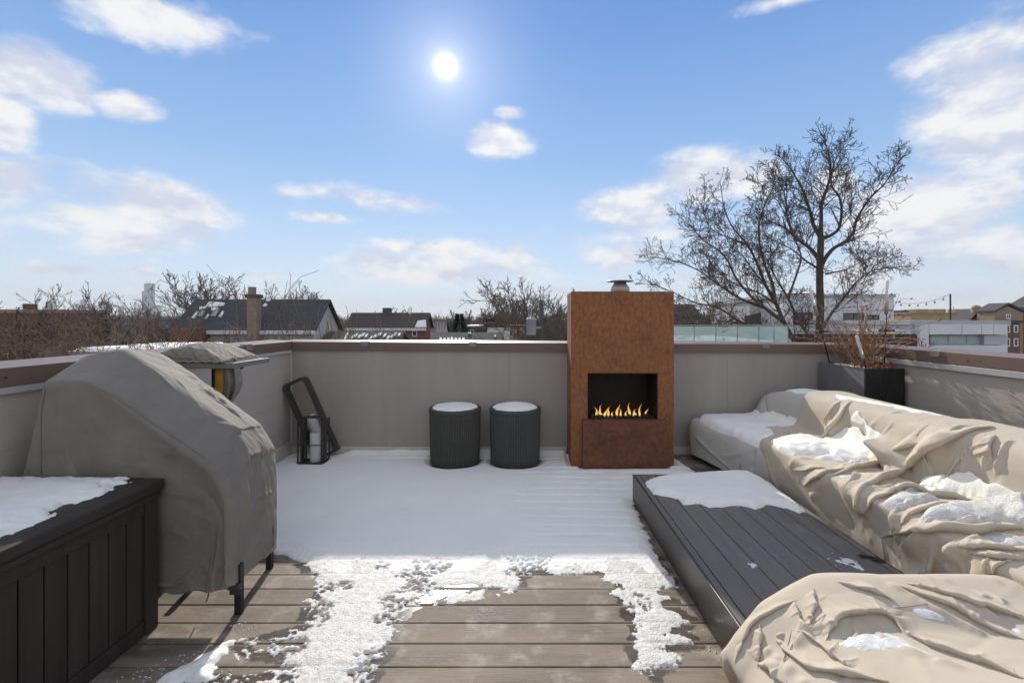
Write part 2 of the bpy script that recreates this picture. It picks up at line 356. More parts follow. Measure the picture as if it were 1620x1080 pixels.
M['roof_dark'] = mat('dark_shingles', (.058, .058, .058), (.085, .084, .082), scale=1.4, stretch=(1, 1, 5), rough=.85, bump=.5, bscale=5, bstretch=(1, 1, 4), bdist=.03)
M['roof_brown'] = mat('brown_shingles', (.072, .061, .054), (.098, .083, .073), scale=1.4, stretch=(1, 1, 5), rough=.85, bump=.5, bscale=5, bdist=.03)
M['brick'] = mat('brown_brick', (.21, .115, .075), (.14, .08, .055), scale=2.5, stretch=(1, 1, 6), rough=.9, bump=.4, bscale=9, bstretch=(1, 1, 4), bdist=.02)
M['brick_red'] = mat('red_brick', (.26, .12, .085), (.18, .085, .06), scale=2.5, stretch=(1, 1, 6), rough=.9)
M['brick_tan'] = mat('tan_brick', (.34, .255, .175), (.26, .19, .13), scale=2.5, stretch=(1, 1, 6), rough=.9)
M['brick_yellow'] = mat('yellow_brick', (.40, .30, .17), (.32, .235, .13), scale=2.0, stretch=(1, 1, 6), rough=.9)
M['grey_wall'] = mat('grey_render', (.34, .325, .31), (.29, .28, .265), scale=.9, rough=.9)
M['pale_wall'] = mat('pale_siding', (.52, .50, .47), (.46, .445, .42), scale=.8, stretch=(1, 1, 8), rough=.85)
M['white_panel'] = mat('white_panel', (.70, .70, .69), (.63, .63, .625), scale=.6, rough=.6, vary=.04)
M['dark_wall'] = mat('dark_grey_wall', (.10, .10, .10), (.075, .075, .075), scale=1, rough=.8)
M['brown_fence'] = mat('dark_brown_board', (.075, .05, .038), (.05, .034, .027), scale=3, rough=.8)
M['pane'] = mat('window_glass', (.035, .042, .048), (.06, .068, .072), scale=.8, rough=.08, spec=.7)
M['frame_white'] = mat('white_window_frame', (.66, .65, .62), rough=.6)
M['frame_dark'] = mat('dark_window_frame', (.06, .06, .06), rough=.6)
M['glass_green'] = mat('green_tinted_glass', (.55, .68, .64), rough=.12, spec=.6, alpha=.55)
M['tower'] = mat('far_tower', (.09, .095, .10), (.12, .125, .13), scale=.02, rough=.5)
M['pole_wood'] = mat('green_grey_pole', (.075, .085, .075), rough=.8)
M['grey_paint'] = mat('grey_painted_metal', (.36, .37, .37), (.31, .32, .32), scale=3, rough=.5)
M['wet_film'] = mat('meltwater_film', (.035, .027, .020), rough=.16, spec=.5, alpha=.42)
M['ice'] = mat('thin_ice', (.62, .60, .56), (.85, .84, .81), scale=30, rough=.22, spec=.6, bump=.8, bscale=90, bdist=.004)
M['wire'] = mat('wire', (.03, .03, .03), rough=.7)
M['bulb'] = mat('bulb_glass', (.5, .48, .42), rough=.15, spec=.6)
# ------------------------------------------------------------------ the setting: ground, building under the terrace, deck
XL, XR, YB = -2.65, 3.74, 5.17                        # inner faces of the parapet
GZ = -9.0
g = obj('ground', [(-9000, -600, GZ), (9000, -600, GZ), (9000, 12000, GZ), (-9000, 12000, GZ)], [(0, 1, 2, 3)], M['ground']); tag(g, kind='structure')
g = MB().box(XL - .2, XR + .2, -5.5, YB + .2, GZ, -.045).build('roof_slab', M['substrate']); tag(g, kind='structure')

deck = thing('deck', (0, 0, 0), kind='structure')
PITCH, GAP0 = .1446, 2.727
board_me = None
k = 0
for i in range(-30, 18):
    y1 = GAP0 + (i + 1) * PITCH; y0 = y1 - PITCH + .006
    if y0 > YB - .02: break
    y1 = min(y1, YB - .004)
    if board_me is None:
        b = MB().bbox(XL + .02, XR - .02, y0, y1, -.028, 0, .004, 2).build('deck_board', M['board'], deck); board_me = (b, y0)
    elif abs((y1 - y0) - (PITCH - .006)) < 1e-6:
        b = board_me[0].copy(); col.objects.link(b); b.parent = deck; b.location = (0, y0 - board_me[1], rng.uniform(-.0015, .0015))
    else:
        MB().bbox(XL + .02, XR - .02, y0, y1, -.028, 0, .004, 2).build('deck_board', M['board'], deck)

# ------------------------------------------------------------------ parapet walls
def cap_z(X):  return 1.278 + (1.242 - 1.278) * (X - XL) / (XR - XL)
OV, TH, FAS = .03, .26, .098                          # coping overhang, wall thickness, fascia height
def coping(parent, inner0, inner1, out, mname='coping'):
    """A folded metal cap: inner0/inner1 = inner face ends (x, y, top z); out = unit vector away from the terrace."""
    a, b, o = Vector(inner0), Vector(inner1), Vector(out)
    vs = []
    for p in (a, b):
        i = p - o * OV; e = p + o * (TH + OV)
        vs += [i, e + Vector((0, 0, .012)), e - Vector((0, 0, FAS)), i - Vector((0, 0, FAS)), i - Vector((0, 0, FAS)) + o * .02, i + o * .0 - Vector((0, 0, .0))]
    n = 6
    fs = [(0, 1, n + 1, n), (1, 2, n + 2, n + 1), (0, n, n + 3, 3), (3, n + 3, n + 4, 4), (0, 3, 2, 1), (n, n + 1, n + 2, n + 3), (2, 4, n + 4, n + 2)]
    return obj('coping', vs, fs, M[mname], parent)

# back wall
wb = thing('parapet_wall', (0.5, YB, 0), 'long taupe back parapet wall with brown coping, behind the rusty fireplace', 'wall')
x = XL
for xe in (XL + 2.48, XL + 4.96, XR):
    z0, z1 = cap_z(x) - .02, cap_z(xe) - .02
    obj('wall_panel', [(x + .0008, YB, .03), (xe - .0008, YB, .03), (xe - .0008, YB, z1), (x + .0008, YB, z0), (x + .0008, YB + .02, .03), (xe - .0008, YB + .02, .03), (xe - .0008, YB + .02, z1), (x + .0008, YB + .02, z0)],
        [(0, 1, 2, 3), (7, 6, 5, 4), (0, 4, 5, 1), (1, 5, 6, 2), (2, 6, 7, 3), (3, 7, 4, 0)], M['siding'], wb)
    x = xe
MB().box(XL - TH, XR + TH, YB + .022, YB + TH, GZ + .5, 1.20).build('core', M['siding'], wb)
coping(wb, (XL - .1, YB, cap_z(XL)), (XR + .1, YB, cap_z(XR)), (0, 1, 0))
MB().bbox(XL + .012, .485, YB - .016, YB - .002, .0, .088, .004, 1).build('base_trim', M['base_trim'], wb)
MB().bbox(1.56, XR - .012, YB - .016, YB - .002, .0, .088, .004, 1).build('base_trim', M['base_trim'], wb)
MB().bbox(XL + .002, XL + .016, YB - .014, YB - .001, .05, 1.17, .003, 1).build('corner_bead', M['white_trim'], wb)
def clip(parent, c, along, out):
    """A folded joint cover sitting over the coping's inner edge."""
    a, o = Vector(along), Vector(out); c = Vector(c); m = MB()
    for s0, s1, dz0, dz1, oo0, oo1 in ((-.042, .042, -.034, .006, -.012, .05), (-.036, .036, -.046, -.034, -.018, .0)):
        vs = [c + a * s + o * q + Vector((0, 0, dz)) for dz in (dz0, dz1) for s, q in ((s0, oo0), (s1, oo0), (s1, oo1), (s0, oo1))]
        m.add(vs, [(3, 2, 1, 0), (4, 5, 6, 7), (0, 1, 5, 4), (1, 2, 6, 5), (2, 3, 7, 6), (3, 0, 4, 7)])
    return m.build('coping_clip', M['clip'], parent)
for px in (577, 748, 1211):
    X = (px - CX) * (YB - OV) / F; clip(wb, (X, YB - OV, cap_z(X)), (1, 0, 0), (0, 1, 0))
def screw(parent, c, d, mname='screw', r=.007):
    c, d = Vector(c), Vector(d); MB().tube([c - d * .004, c + d * .006], [r, r * .7], 8).build('screw', M[mname], parent)
for px, py in ((612, 550), (870, 553), (985, 553), (1167, 552), (1265, 553), (475, 548)):
    X = (px - CX) * YB / F; screw(wb, (X, YB - OV, cap_z(X) - .05), (0, -1, 0))
for px, py in ((1080, 610), (1120, 590), (640, 590), (560, 640), (700, 600)):
    p = at(px, py, YB); screw(wb, p, (0, -1, 0), 'siding', .006)
# left wall
wl = thing('parapet_wall', (XL, 2.5, 0), 'grained parapet wall with brown coping running behind the covered grill', 'wall')
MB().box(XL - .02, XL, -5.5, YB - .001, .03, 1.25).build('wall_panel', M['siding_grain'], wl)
MB().box(XL - TH, XL - .022, -5.5, YB + .02, GZ + .5, 1.20).build('core', M['siding'], wl)
coping(wl, (XL, -5.5, 1.292), (XL, YB + .1, 1.281), (-1, 0, 0))
MB().bbox(XL + .002, XL + .030, -5.5, YB - .03, 1.150, 1.186, .003, 1).build('flashing_strip', M['flash'], wl)
MB().bbox(XL + .002, XL + .016, -5.4, YB - .02, .0, .15, .004, 1).build('base_trim', M['base_trim'], wl)
for Y in (2.02, 2.95, 4.32): clip(wl, (XL + OV, Y, 1.287), (0, 1, 0), (-1, 0, 0))
for Y in (2.3, 2.6, 4.6): screw(wl, (XL + OV, Y, 1.235), (1, 0, 0))
# right wall
wr = thing('parapet_wall', (XR, 2.5, 0), 'sunlit grained parapet wall with brown coping behind the planter and sofas', 'wall')
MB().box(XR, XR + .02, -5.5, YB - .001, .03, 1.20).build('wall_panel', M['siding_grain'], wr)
MB().box(XR + .022, XR + TH, -5.5, YB + .02, GZ + .5, 1.17).build('core', M['siding'], wr)
coping(wr, (XR, YB + .1, 1.240), (XR, -5.5, 1.236), (1, 0, 0))
MB().bbox(XR - .034, XR - .002, -5.5, YB - .03, 1.085, 1.136, .003, 1).build('flashing_strip', M['flash'], wr)
MB().bbox(XR - .016, XR - .002, -5.4, YB - .02, .0, .15, .004, 1).build('base_trim', M['base_trim'], wr)
for px in (1481,): Y = (XR - OV) * F / (px - CX); clip(wr, (XR - OV, Y, 1.238), (0, -1, 0), (1, 0, 0))
for px in (1531, 1420): Y = (XR - OV) * F / (px - CX); screw(wr, (XR - OV, Y, 1.185), (-1, 0, 0))
for px, py in ((1539, 609), (1597, 617), (1390, 560)):
    Y = XR * F / (px - CX); screw(wr, (XR, Y, H - (py - CY) * Y / F), (-1, 0, 0), 'siding_grain', .011)

# ------------------------------------------------------------------ fireplace
FX0, FX1, FY0, FY1, FZ = .490, 1.545, 4.70, 5.160, 1.818
OX0, OX1, OZ0, OZ1 = .657, 1.383, .497, .976
fp = thing('outdoor_fireplace', (1.02, 4.9, 0), 'tall rust-brown steel outdoor fireplace with a burning fire, against the back wall', 'fireplace')
MB().bbox(FX0, FX1, FY0 + .012, FY1, 0, .45, .003).bbox(FX0, OX0, FY0 + .012, FY1, .45, 1.02, .003).bbox(OX1, FX1, FY0 + .012, FY1, .45, 1.02, .003).bbox(FX0, FX1, FY0 + .012, FY1, 1.02, FZ - .004, .003).build('body', M['rust'], fp)
m = MB()                                               # front sheet with the opening cut in it
a = [(FX0 - .003, 0), (FX1 + .003, 0), (FX1 + .003, FZ), (FX0 - .003, FZ)]; b = [(OX0, OZ0), (OX1, OZ0), (OX1, OZ1), (OX0, OZ1)]
vs = [(x, FY0, z) for x, z in a + b] + [(x, FY0 + .012, z) for x, z in a + b]
m.add(vs, [(0, 1, 5, 4), (1, 2, 6, 5), (2, 3, 7, 6), (3, 0, 4, 7), (8, 12, 13, 9), (9, 13, 14, 10), (10, 14, 15, 11), (11, 15, 12, 8), (0, 8, 9, 1), (1, 9, 10, 2), (2, 10, 11, 3), (3, 11, 8, 0), (4, 5, 13, 12), (5, 6, 14, 13), (6, 7, 15, 14), (7, 4, 12, 15)])
m.build('front_plate', M['rust'], fp)
m = MB()
e = .004
m.box(OX0 - .05, OX1 + .05, FY0 + .40, FY0 + .41, .46, 1.01).box(OX0 + e, OX0 + .008, FY0 + .014, FY0 + .40, .47, 1.0).box(OX1 - .008, OX1 - e, FY0 + .014, FY0 + .40, .47, 1.0)
m.box(OX0 + .002, OX1 - .002, FY0 + .014, FY0 + .40, OZ1 - .012, OZ1 - e).box(OX0 + .002, OX1 - .002, FY0 + .014, FY0 + .40, .455, .475)
m.build('firebox', M['firebox'], fp)
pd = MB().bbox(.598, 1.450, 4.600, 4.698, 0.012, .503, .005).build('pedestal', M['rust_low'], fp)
MB().bbox(.63, 1.42, 4.64, 4.69, .0, .012, .002, 1).build('foot', M['black'], pd)
bt = MB().bbox(OX0 + .02, OX1 - .02, FY0 + .03, FY0 + .30, .476, .508, .003).build('burner_tray', M['black'], fp)
m = MB()
for i in range(170):
    x = rng.uniform(OX0 + .03, OX1 - .03); y = rng.uniform(FY0 + .035, FY0 + .29); r = rng.uniform(.009, .017); z = .508 + r * .6
    bm = bmesh.new(); bmesh.ops.create_icosphere(bm, subdivisions=1, radius=r); bm.verts.ensure_lookup_table()
    m.add([(v.co.x + x, v.co.y + y, v.co.z * .9 + z) for v in bm.verts], [[v.index for v in f.verts] for f in bm.faces]); bm.free()
tag(m.build('fire_glass', M['coal'], bt, True), kind='stuff')
# flames: twisting tongues
fm = bpy.data.materials.new('flame'); fm.use_nodes = True; nt = fm.node_tree; nt.nodes.clear()
geo = nt.nodes.new('ShaderNodeNewGeometry'); sp = nt.nodes.new('ShaderNodeSeparateXYZ'); nt.links.new(geo.outputs['Position'], sp.inputs[0])
mr = nt.nodes.new('ShaderNodeMapRange'); mr.inputs[1].default_value = .52; mr.inputs[2].default_value = .70; nt.links.new(sp.outputs[2], mr.inputs[0])
lw = nt.nodes.new('ShaderNodeLayerWeight'); lw.inputs[0].default_value = .35
mx = nt.nodes.new('ShaderNodeMath'); mx.operation = 'MULTIPLY_ADD'; nt.links.new(lw.outputs[1], mx.inputs[0]); mx.inputs[1].default_value = .75; nt.links.new(mr.outputs[0], mx.inputs[2])
cr = nt.nodes.new('ShaderNodeValToRGB'); nt.links.new(mx.outputs[0], cr.inputs[0])
cr.color_ramp.elements[0].color = (1, .78, .28, 1); cr.color_ramp.elements[1].color = (.9, .20, .015, 1); cr.color_ramp.elements[1].position = .9
ee = cr.color_ramp.elements.new(.4); ee.color = (1, .50, .08, 1)
em = nt.nodes.new('ShaderNodeEmission'); em.inputs[1].default_value = 1.0; nt.links.new(cr.outputs[0], em.inputs[0])
tr = nt.nodes.new('ShaderNodeBsdfTransparent'); ms = nt.nodes.new('ShaderNodeMixShader')
f2 = nt.nodes.new('ShaderNodeMapRange'); f2.inputs[1].default_value = .25; f2.inputs[2].default_value = .95; f2.inputs[3].default_value = 1; f2.inputs[4].default_value = .25; nt.links.new(lw.outputs[1], f2.inputs[0])
nt.links.new(f2.outputs[0], ms.inputs[0]); nt.links.new(tr.outputs[0], ms.inputs[1]); nt.links.new(em.outputs[0], ms.inputs[2])
o_ = nt.nodes.new('ShaderNodeOutputMaterial'); nt.links.new(ms.outputs[0], o_.inputs[0])
def flame(cx, cy, h, w, bend, seed):
    r = random.Random(seed); m = MB(); n = 15; pts = []; rs = []
    p1, p2 = r.uniform(0, 6), r.uniform(0, 6)
    for i in range(n):
        t = i / (n - 1); pts.append((cx + bend * t * t + .016 * math.sin(5 * t + p1) * t, cy + .012 * math.sin(4.2 * t + p2) * t, .512 + h * t))
        rs.append(max(.0006, w * (math.sin(math.pi * min(1, (t * .93 + .09)) ** .62)) ** 1.0 * (1 - t) ** .35 * .55))
    m.tube(pts, rs, 10); o = m.build('flame', fm, fp, True)
    return o
for i, (px, py, w, bend) in enumerate([(944, 638, 8, -4), (948, 634, 7, 6), (956, 640, 9, 8), (962, 636, 8, 4), (968, 648, 6, 3), (976, 632, 9, 4), (982, 640, 7, -3), (996, 628, 9, -2), (1002, 642, 6, 6), (1012, 630, 7, 1), (1022, 642, 6, 2), (990, 645, 6, 2), (1006, 648, 7, -4), (951, 646, 8, -3)]):
    Y = FY0 + .08 + .12 * rng.random(); p = at(px, py, Y); flame(p.x, Y, max(.04, (p.z - .512) * .74), w * .46 * Y / F, bend * Y / F, i)
vx = .49 + .16 + .29 + .07
vx = (981 - CX) * 4.93 / F
vent = MB().lathe((vx, 4.93, FZ), [(.095, 0), (.100, .01), (.100, .05), (.062, .105), (.055, .115)], 28).build('flue_cap', M['metal'], fp, True)
MB().lathe((vx, 4.93, FZ), [(.02, .112), (.14, .118), (.142, .122), (.138, .127), (.0, .136)], 28).build('rain_disc', M['metal'], vent, True)

# ------------------------------------------------------------------ two ribbed poufs
def pouf(px, mname, label):
    Y = 4.885; X = (px - CX) * Y / F; R = .272
    t = thing('ribbed_stool', (X, Y, 0), label, 'stool', 'ribbed round stools by the wall')
    m = MB(); n = 264; vs = []; prof = [(.0, R * .90), (.012, R * .94), (.05, R * .965), (.25, R * .985), (.50, R), (.545, R)]
    for z, r in prof:
        for k in range(n):
            a = 2 * math.pi * k / n; q = (k % 4) / 4; rr = r - .009 * (1 if (k % 4) == 0 else (.25 if (k % 4) in (1, 3) else 0)) * (1 if .01 < z < .53 else .4)
            vs.append((X + rr * math.cos(a), Y + rr * math.sin(a), z))
    fs = [(i * n + k, i * n + (k + 1) % n, (i + 1) * n + (k + 1) % n, (i + 1) * n + k) for i in range(len(prof) - 1) for k in range(n)] + [tuple(range(n - 1, -1, -1))]
    m.add(vs, fs).build('ribbed_body', M[mname], t)
    MB().lathe((X, Y, 0), [(R - .03, .54), (R + .003, .545), (R + .006, .556), (R + .006, .580), (R - .002, .590), (R - .03, .592), (0, .590)], 64, False).build('lid', M[mname], t, True)
    return t, X, Y, R
poufs = [pouf(720, 'pouf_a', 'charcoal ribbed round stool with snow on its lid, farther from the fireplace'), pouf(815, 'pouf_b', 'dark green ribbed round stool with snow on its lid, next to the fireplace')]

# ------------------------------------------------------------------ lanterns
def lantern(name, origin, w, dpt, h, ax, label, bar=.022, wide=.055, rails=True, cand=None):
    """An open box lantern of flat bar: two hoops side by side joined at the base; ax = (x axis, y axis, up) vectors."""
    ex, ey, ez = [Vector(v).normalized() for v in ax]; o = Vector(origin)
    P = lambda a, b, c: o + ex * a + ey * b + ez * c
    t = thing(name, origin, label, 'lantern')
    m = MB(); r = .05
    path = [(-w / 2, 0)] + [(-w / 2, h - r)] + [(-w / 2 + r * (1 - math.cos(a)), h - r + r * math.sin(a)) for a in (math.pi / 6, math.pi / 3, math.pi / 2)] + [(w / 2 - r * (1 - math.cos(a)), h - r + r * math.sin(a)) for a in (math.pi / 2, math.pi / 3, math.pi / 6, 0)] + [(w / 2, 0)]
    inn = [((x if abs(x) < w / 2 - 1e-6 else x) * (1 - 2 * bar / w), z - (bar if z > h * .5 else 0) * (1 if z > h - r - 1e-6 else 0)) for x, z in path]
    n = len(path); vs = []
    for (x, z), (xi, zi) in zip(path, inn):
        vs += [P(x, -wide / 2, z), P(x, wide / 2, z), P(xi, wide / 2, zi), P(xi, -wide / 2, zi)]
    fs = []
    for i in range(n - 1):
        for k in range(4): fs.append((i * 4 + k, i * 4 + (k + 1) % 4, i * 4 + 4 + (k + 1) % 4, i * 4 + 4 + k))
    fs += [(3, 2, 1, 0), ((n - 1) * 4, (n - 1) * 4 + 1, (n - 1) * 4 + 2, (n - 1) * 4 + 3)]
    m.add(vs, fs).build('hoop_frame', M['lantern'], t)
    m = MB(); m.bar(P(-w / 2, 0, .012), P(w / 2, 0, .012), dpt, .02, ez).build('base_plate', M['lantern'], t)
    if rails:
        for s in (-1, 1):
            for sx in (-1, 1): MB().bar(P(sx * (w / 2 - .006), s * dpt / 2, 0), P(sx * (w / 2 - .006), s * dpt / 2, h * .93), .014, .014, ey).build('corner_post', M['lantern'], t)
            MB().bar(P(-w / 2, s * dpt / 2, h * .42), P(w / 2, s * dpt / 2, h * .42), .01, .01, ez).build('rail', M['lantern'], t)
        for sx in (-1, 1): MB().bar(P(sx * w / 2, -dpt / 2, h * .93), P(sx * w / 2, dpt / 2, h * .93), .012, .012, ez).build('rail', M['lantern'], t)
    if cand:
        cr_, ch, cx_ = cand
        m = MB(); c0 = P(cx_, 0, .023)
        pr = [(cr_, 0), (cr_, ch * .98), (cr_ * .93, ch), (cr_ * .5, ch * .985), (0, ch * .98)]; vs = []; n = 24
        for rr, z in pr:
            for k in range(n): a = 2 * math.pi * k / n; vs.append(c0 + ex * (rr * math.cos(a)) + ey * (rr * math.sin(a)) + ez * z)
        fs = [(i * n + k, i * n + (k + 1) % n, (i + 1) * n + (k + 1) % n, (i + 1) * n + k) for i in range(len(pr) - 1) for k in range(n)]
        m.add(vs, fs)
        cd = m.build('candle', M['candle'], t, True)
        MB().tube([c0 + ez * (ch * .98), c0 + ez * (ch + .012)], .0015, 5).build('wick', M['black'], cd)
    return t
lantern('lantern', (-2.245, 4.86, .0), .262, .18, .50, ((1, 0, 0), (0, 1, 0), (0, 0, 1)), 'small upright dark metal lantern with a white pillar candle, in the corner', cand=(.057, .30, .02))
tl = math.radians(24)
lantern('lantern', (-2.17, 5.03, .035), .27, .12, .90, ((math.cos(tl), .02, math.sin(tl)), (0, 1, 0), (-math.sin(tl), 0, math.cos(tl))), 'tall dark metal lantern leaning over against the corner walls', bar=.03, wide=.085, rails=False, cand=(.06, .46, .0))

# ------------------------------------------------------------------ dark storage box
bx = thing('deck_storage_box', (-2.2, 1.7, 0), 'dark brown plank deck storage box with snow on its lid', 'storage box')
BX, BY0, BY1, BZ = -1.838, .72, 2.275, .675
MB().box(-2.60, BX - .02, BY0 + .02, BY1 - .01, .01, BZ).build('body', M['lid_dark'], bx)
y = 2.195; pw = .0905; pl = None; yy = 2.2
while yy - pw > BY0:
    if pl is None: pl = MB().bbox(BX - .02, BX - .006, yy - pw + .0055, yy, .07, .585, .004, 2).build('plank', M['box_dark'], bx); py0 = yy
    else:
        c = pl.copy(); col.objects.link(c); c.parent = bx; c.location = (0, yy - py0, 0)
    yy -= pw
MB().bbox(BX - .03, BX + .012, BY1 - .075, BY1, .0, BZ, .006).build('corner_post', M['box_dark'], bx)
MB().bbox(BX - .02, BX + .004, BY0, BY1 - .076, .585, BZ, .005).build('top_rail', M['box_dark'], bx)
MB().bbox(BX - .02, BX + .004, BY0, BY1 - .076, .0, .07, .005).build('bottom_rail', M['box_dark'], bx)
for (xx) in (-2.45, -2.2, -1.97): MB().bbox(xx - .11, xx + .11, BY1 - .010, BY1 - .002, .07, .6, .003, 1).build('plank', M['box_dark'], bx)
lid = MB().bbox(-2.625, BX + .030, BY0 - .02, BY1 + .022, BZ + .002, BZ + .058, .012, 3).build('lid', M['lid_dark'], bx)
MB().bbox(BX + .005, BX + .022, BY0, BY1 + .005, BZ - .03, BZ + .001, .004, 1).build('lid_lip', M['lid_dark'], lid)

# ------------------------------------------------------------------ low plank platform (table)
pf = thing('low_platform_table', (1.43, 3.0, 0), 'low charcoal plank platform table with snow on its far end', 'table')
PX0, PX1, PY0, PY1, PZ = .915, 1.955, 1.45, 3.835, .227
MB().bbox(PX0, PX0 + .012, PY0, PY1, .004, PZ - .001, .003).build('side_fascia', M['platform_side'], pf)
MB().bbox(PX1 - .012, PX1, PY0, PY1, .004, PZ - .001, .003).build('side_fascia', M['platform_side'], pf)
MB().bbox(PX0 + .013, PX1 - .013, PY1 - .012, PY1, .004, PZ - .001, .003).build('end_fascia', M['platform_side'], pf)
MB().box(PX0 + .02, PX1 - .02, PY0, PY1 - .02, .01, PZ - .03).build('frame', M['substrate'], pf)
MB().bbox(PX0 + .0125, PX0 + .05, PY0, PY1 - .013, PZ - .026, PZ + .002, .004).build('edge_trim', M['platform'], pf)
MB().bbox(PX1 - .05, PX1 - .0125, PY0, PY1 - .013, PZ - .026, PZ + .002, .004).build('edge_trim', M['platform'], pf)
nW = 7; w0, w1 = PX0 + .054, PX1 - .054; pw = (w1 - w0) / nW; p0 = None
for i in range(nW):
    if p0 is None: p0 = MB().bbox(w0 + .0025, w0 + pw - .0025, PY0, PY1 - .018, PZ - .026, PZ, .003, 2).build('plank', M['platform'], pf)
    else: c = p0.copy(); col.objects.link(c); c.parent = pf; c.location = (i * pw, 0, 0)
# ------------------------------------------------------------------ draped covers
def catmull(C, t, k=.8):
    """C: (K, ..., 3) control rows; t: parameters 0..K-1."""
    K = len(C); i = np.clip(np.floor(t).astype(int), 0, K - 2); f = (t - i).reshape((-1,) + (1,) * (C.ndim - 1))
    p1 = C[i]; p2 = C[i + 1]; p0 = C[np.maximum(i - 1, 0)]; p3 = C[np.minimum(i + 2, K - 1)]
    m1 = (p2 - p0) * .5 * k; m2 = (p3 - p1) * .5 * k
    f2, f3 = f * f, f * f * f
    return (2 * f3 - 3 * f2 + 1) * p1 + (f3 - 2 * f2 + f) * m1 + (-2 * f3 + 3 * f2) * p2 + (f3 - f2) * m2
def even_t(C, n):
    seg = np.linalg.norm(np.diff(C, axis=0), axis=-1)
    while seg.ndim > 1: seg = seg.mean(-1)
    cum = np.concatenate([[0], np.cumsum(np.maximum(seg, 1e-4))])
    return np.interp(np.linspace(0, cum[-1], n), cum, np.arange(len(cum)))
def loft(rows, nu, nv, k=.8):
    C = np.array(rows, float)                           # R x K x 3
    A = catmull(np.swapaxes(C, 0, 1), even_t(np.swapaxes(C, 0, 1), nu), k)   # nu x R x 3
    B = np.swapaxes(A, 0, 1)                            # R x nu x 3
    return catmull(B, even_t(B, nv), k)                    # nv x nu x 3
def normals(P):
    du = np.gradient(P, axis=1); dv = np.gradient(P, axis=0)
    n = np.cross(du, dv); n /= np.maximum(np.linalg.norm(n, axis=-1, keepdims=True), 1e-9); return n
def blur(P, it):
    P = P.copy()
    for _ in range(it):
        Q = P.copy(); Q[1:-1] = (P[:-2] + 2 * P[1:-1] + P[2:]) / 4; R = Q.copy(); R[:, 1:-1] = (Q[:, :-2] + 2 * Q[:, 1:-1] + Q[:, 2:]) / 4; P = R
    return P
def on_surface(P, line, smooth=True):
    """Photo points -> points on the surface P (nearest to the eye where it overlaps itself)."""
    q = to_px(P).reshape(-1, 2); W = P.reshape(-1, 3); out = []
    dens = []
    for a, b in zip(line[:-1], line[1:]):
        k = max(2, int(math.hypot(b[0] - a[0], b[1] - a[1]) / 12)); dens += [(a[0] + (b[0] - a[0]) * i / k, a[1] + (b[1] - a[1]) * i / k) for i in range(k)]
    dens.append(line[-1])
    for p in dens:
        d = (q[:, 0] - p[0]) ** 2 + (q[:, 1] - p[1]) ** 2
        c = np.where(d < d.min() + 30)[0]; out.append(W[c[np.argmin(W[c, 1])]])
    out = np.array(out)
    if smooth:
        for _ in range(3): out[1:-1] = (out[:-2] + 2 * out[1:-1] + out[2:]) / 4
    return out
def add_folds(P, folds, sgn=1, steep=.42, slack=1.45):
    """Raise long folds: a soft slope up to a crisp edge that drops steeply on the side turned to the viewer."""
    N = normals(P) * sgn; D = np.zeros(P.shape[:2]); flat = P.reshape(-1, 3); view = np.array([-.25, -1.0, -.55])
    for line, w, h in folds:
        L = on_surface(P, line); lo = L.min(0) - 6 * w; hi = L.max(0) + 6 * w
        idx = np.where(((flat > lo) & (flat < hi)).all(1))[0]
        if len(idx) == 0: continue
        Q = flat[idx]; seg = np.linalg.norm(np.diff(L, axis=0), axis=1); cum = np.concatenate([[0], np.cumsum(seg)])
        best = np.full(len(Q), 1e9); pos = np.zeros(len(Q)); off = np.zeros_like(Q)
        for i in range(len(L) - 1):
            ab = L[i + 1] - L[i]; ap = Q - L[i]; t = np.clip((ap @ ab) / max(ab @ ab, 1e-12), 0, 1); dd = ap - t[:, None] * ab; q = (dd * dd).sum(1); m = q < best
            best[m] = q[m]; pos[m] = (cum[i] + t[m] * seg[i]) / cum[-1]; off[m] = dd[m]
        d = np.sqrt(best); side = (off @ view) / np.maximum(d, 1e-6)
        ws = w * (slack + (steep - slack) * sstep(side, -.25, .25)); env = np.maximum(sstep(pos, -.03, .22) * sstep(1 - pos, -.03, .22), .12)
        env = env * (.8 + .4 * vnoise(pos * 7, pos * 0 + h * 100, 5))
        r = np.sqrt((d / ws) ** 2 + .03); val = h * env * (np.exp(-1.1 * (r - .17)) - .12 * np.exp(-((d / ws - 2.6) / 1.0) ** 2)) * np.clip(1 - d / (5 * ws), 0, 1)
        D.ravel()[idx] += val
    return P + N * D[..., None]
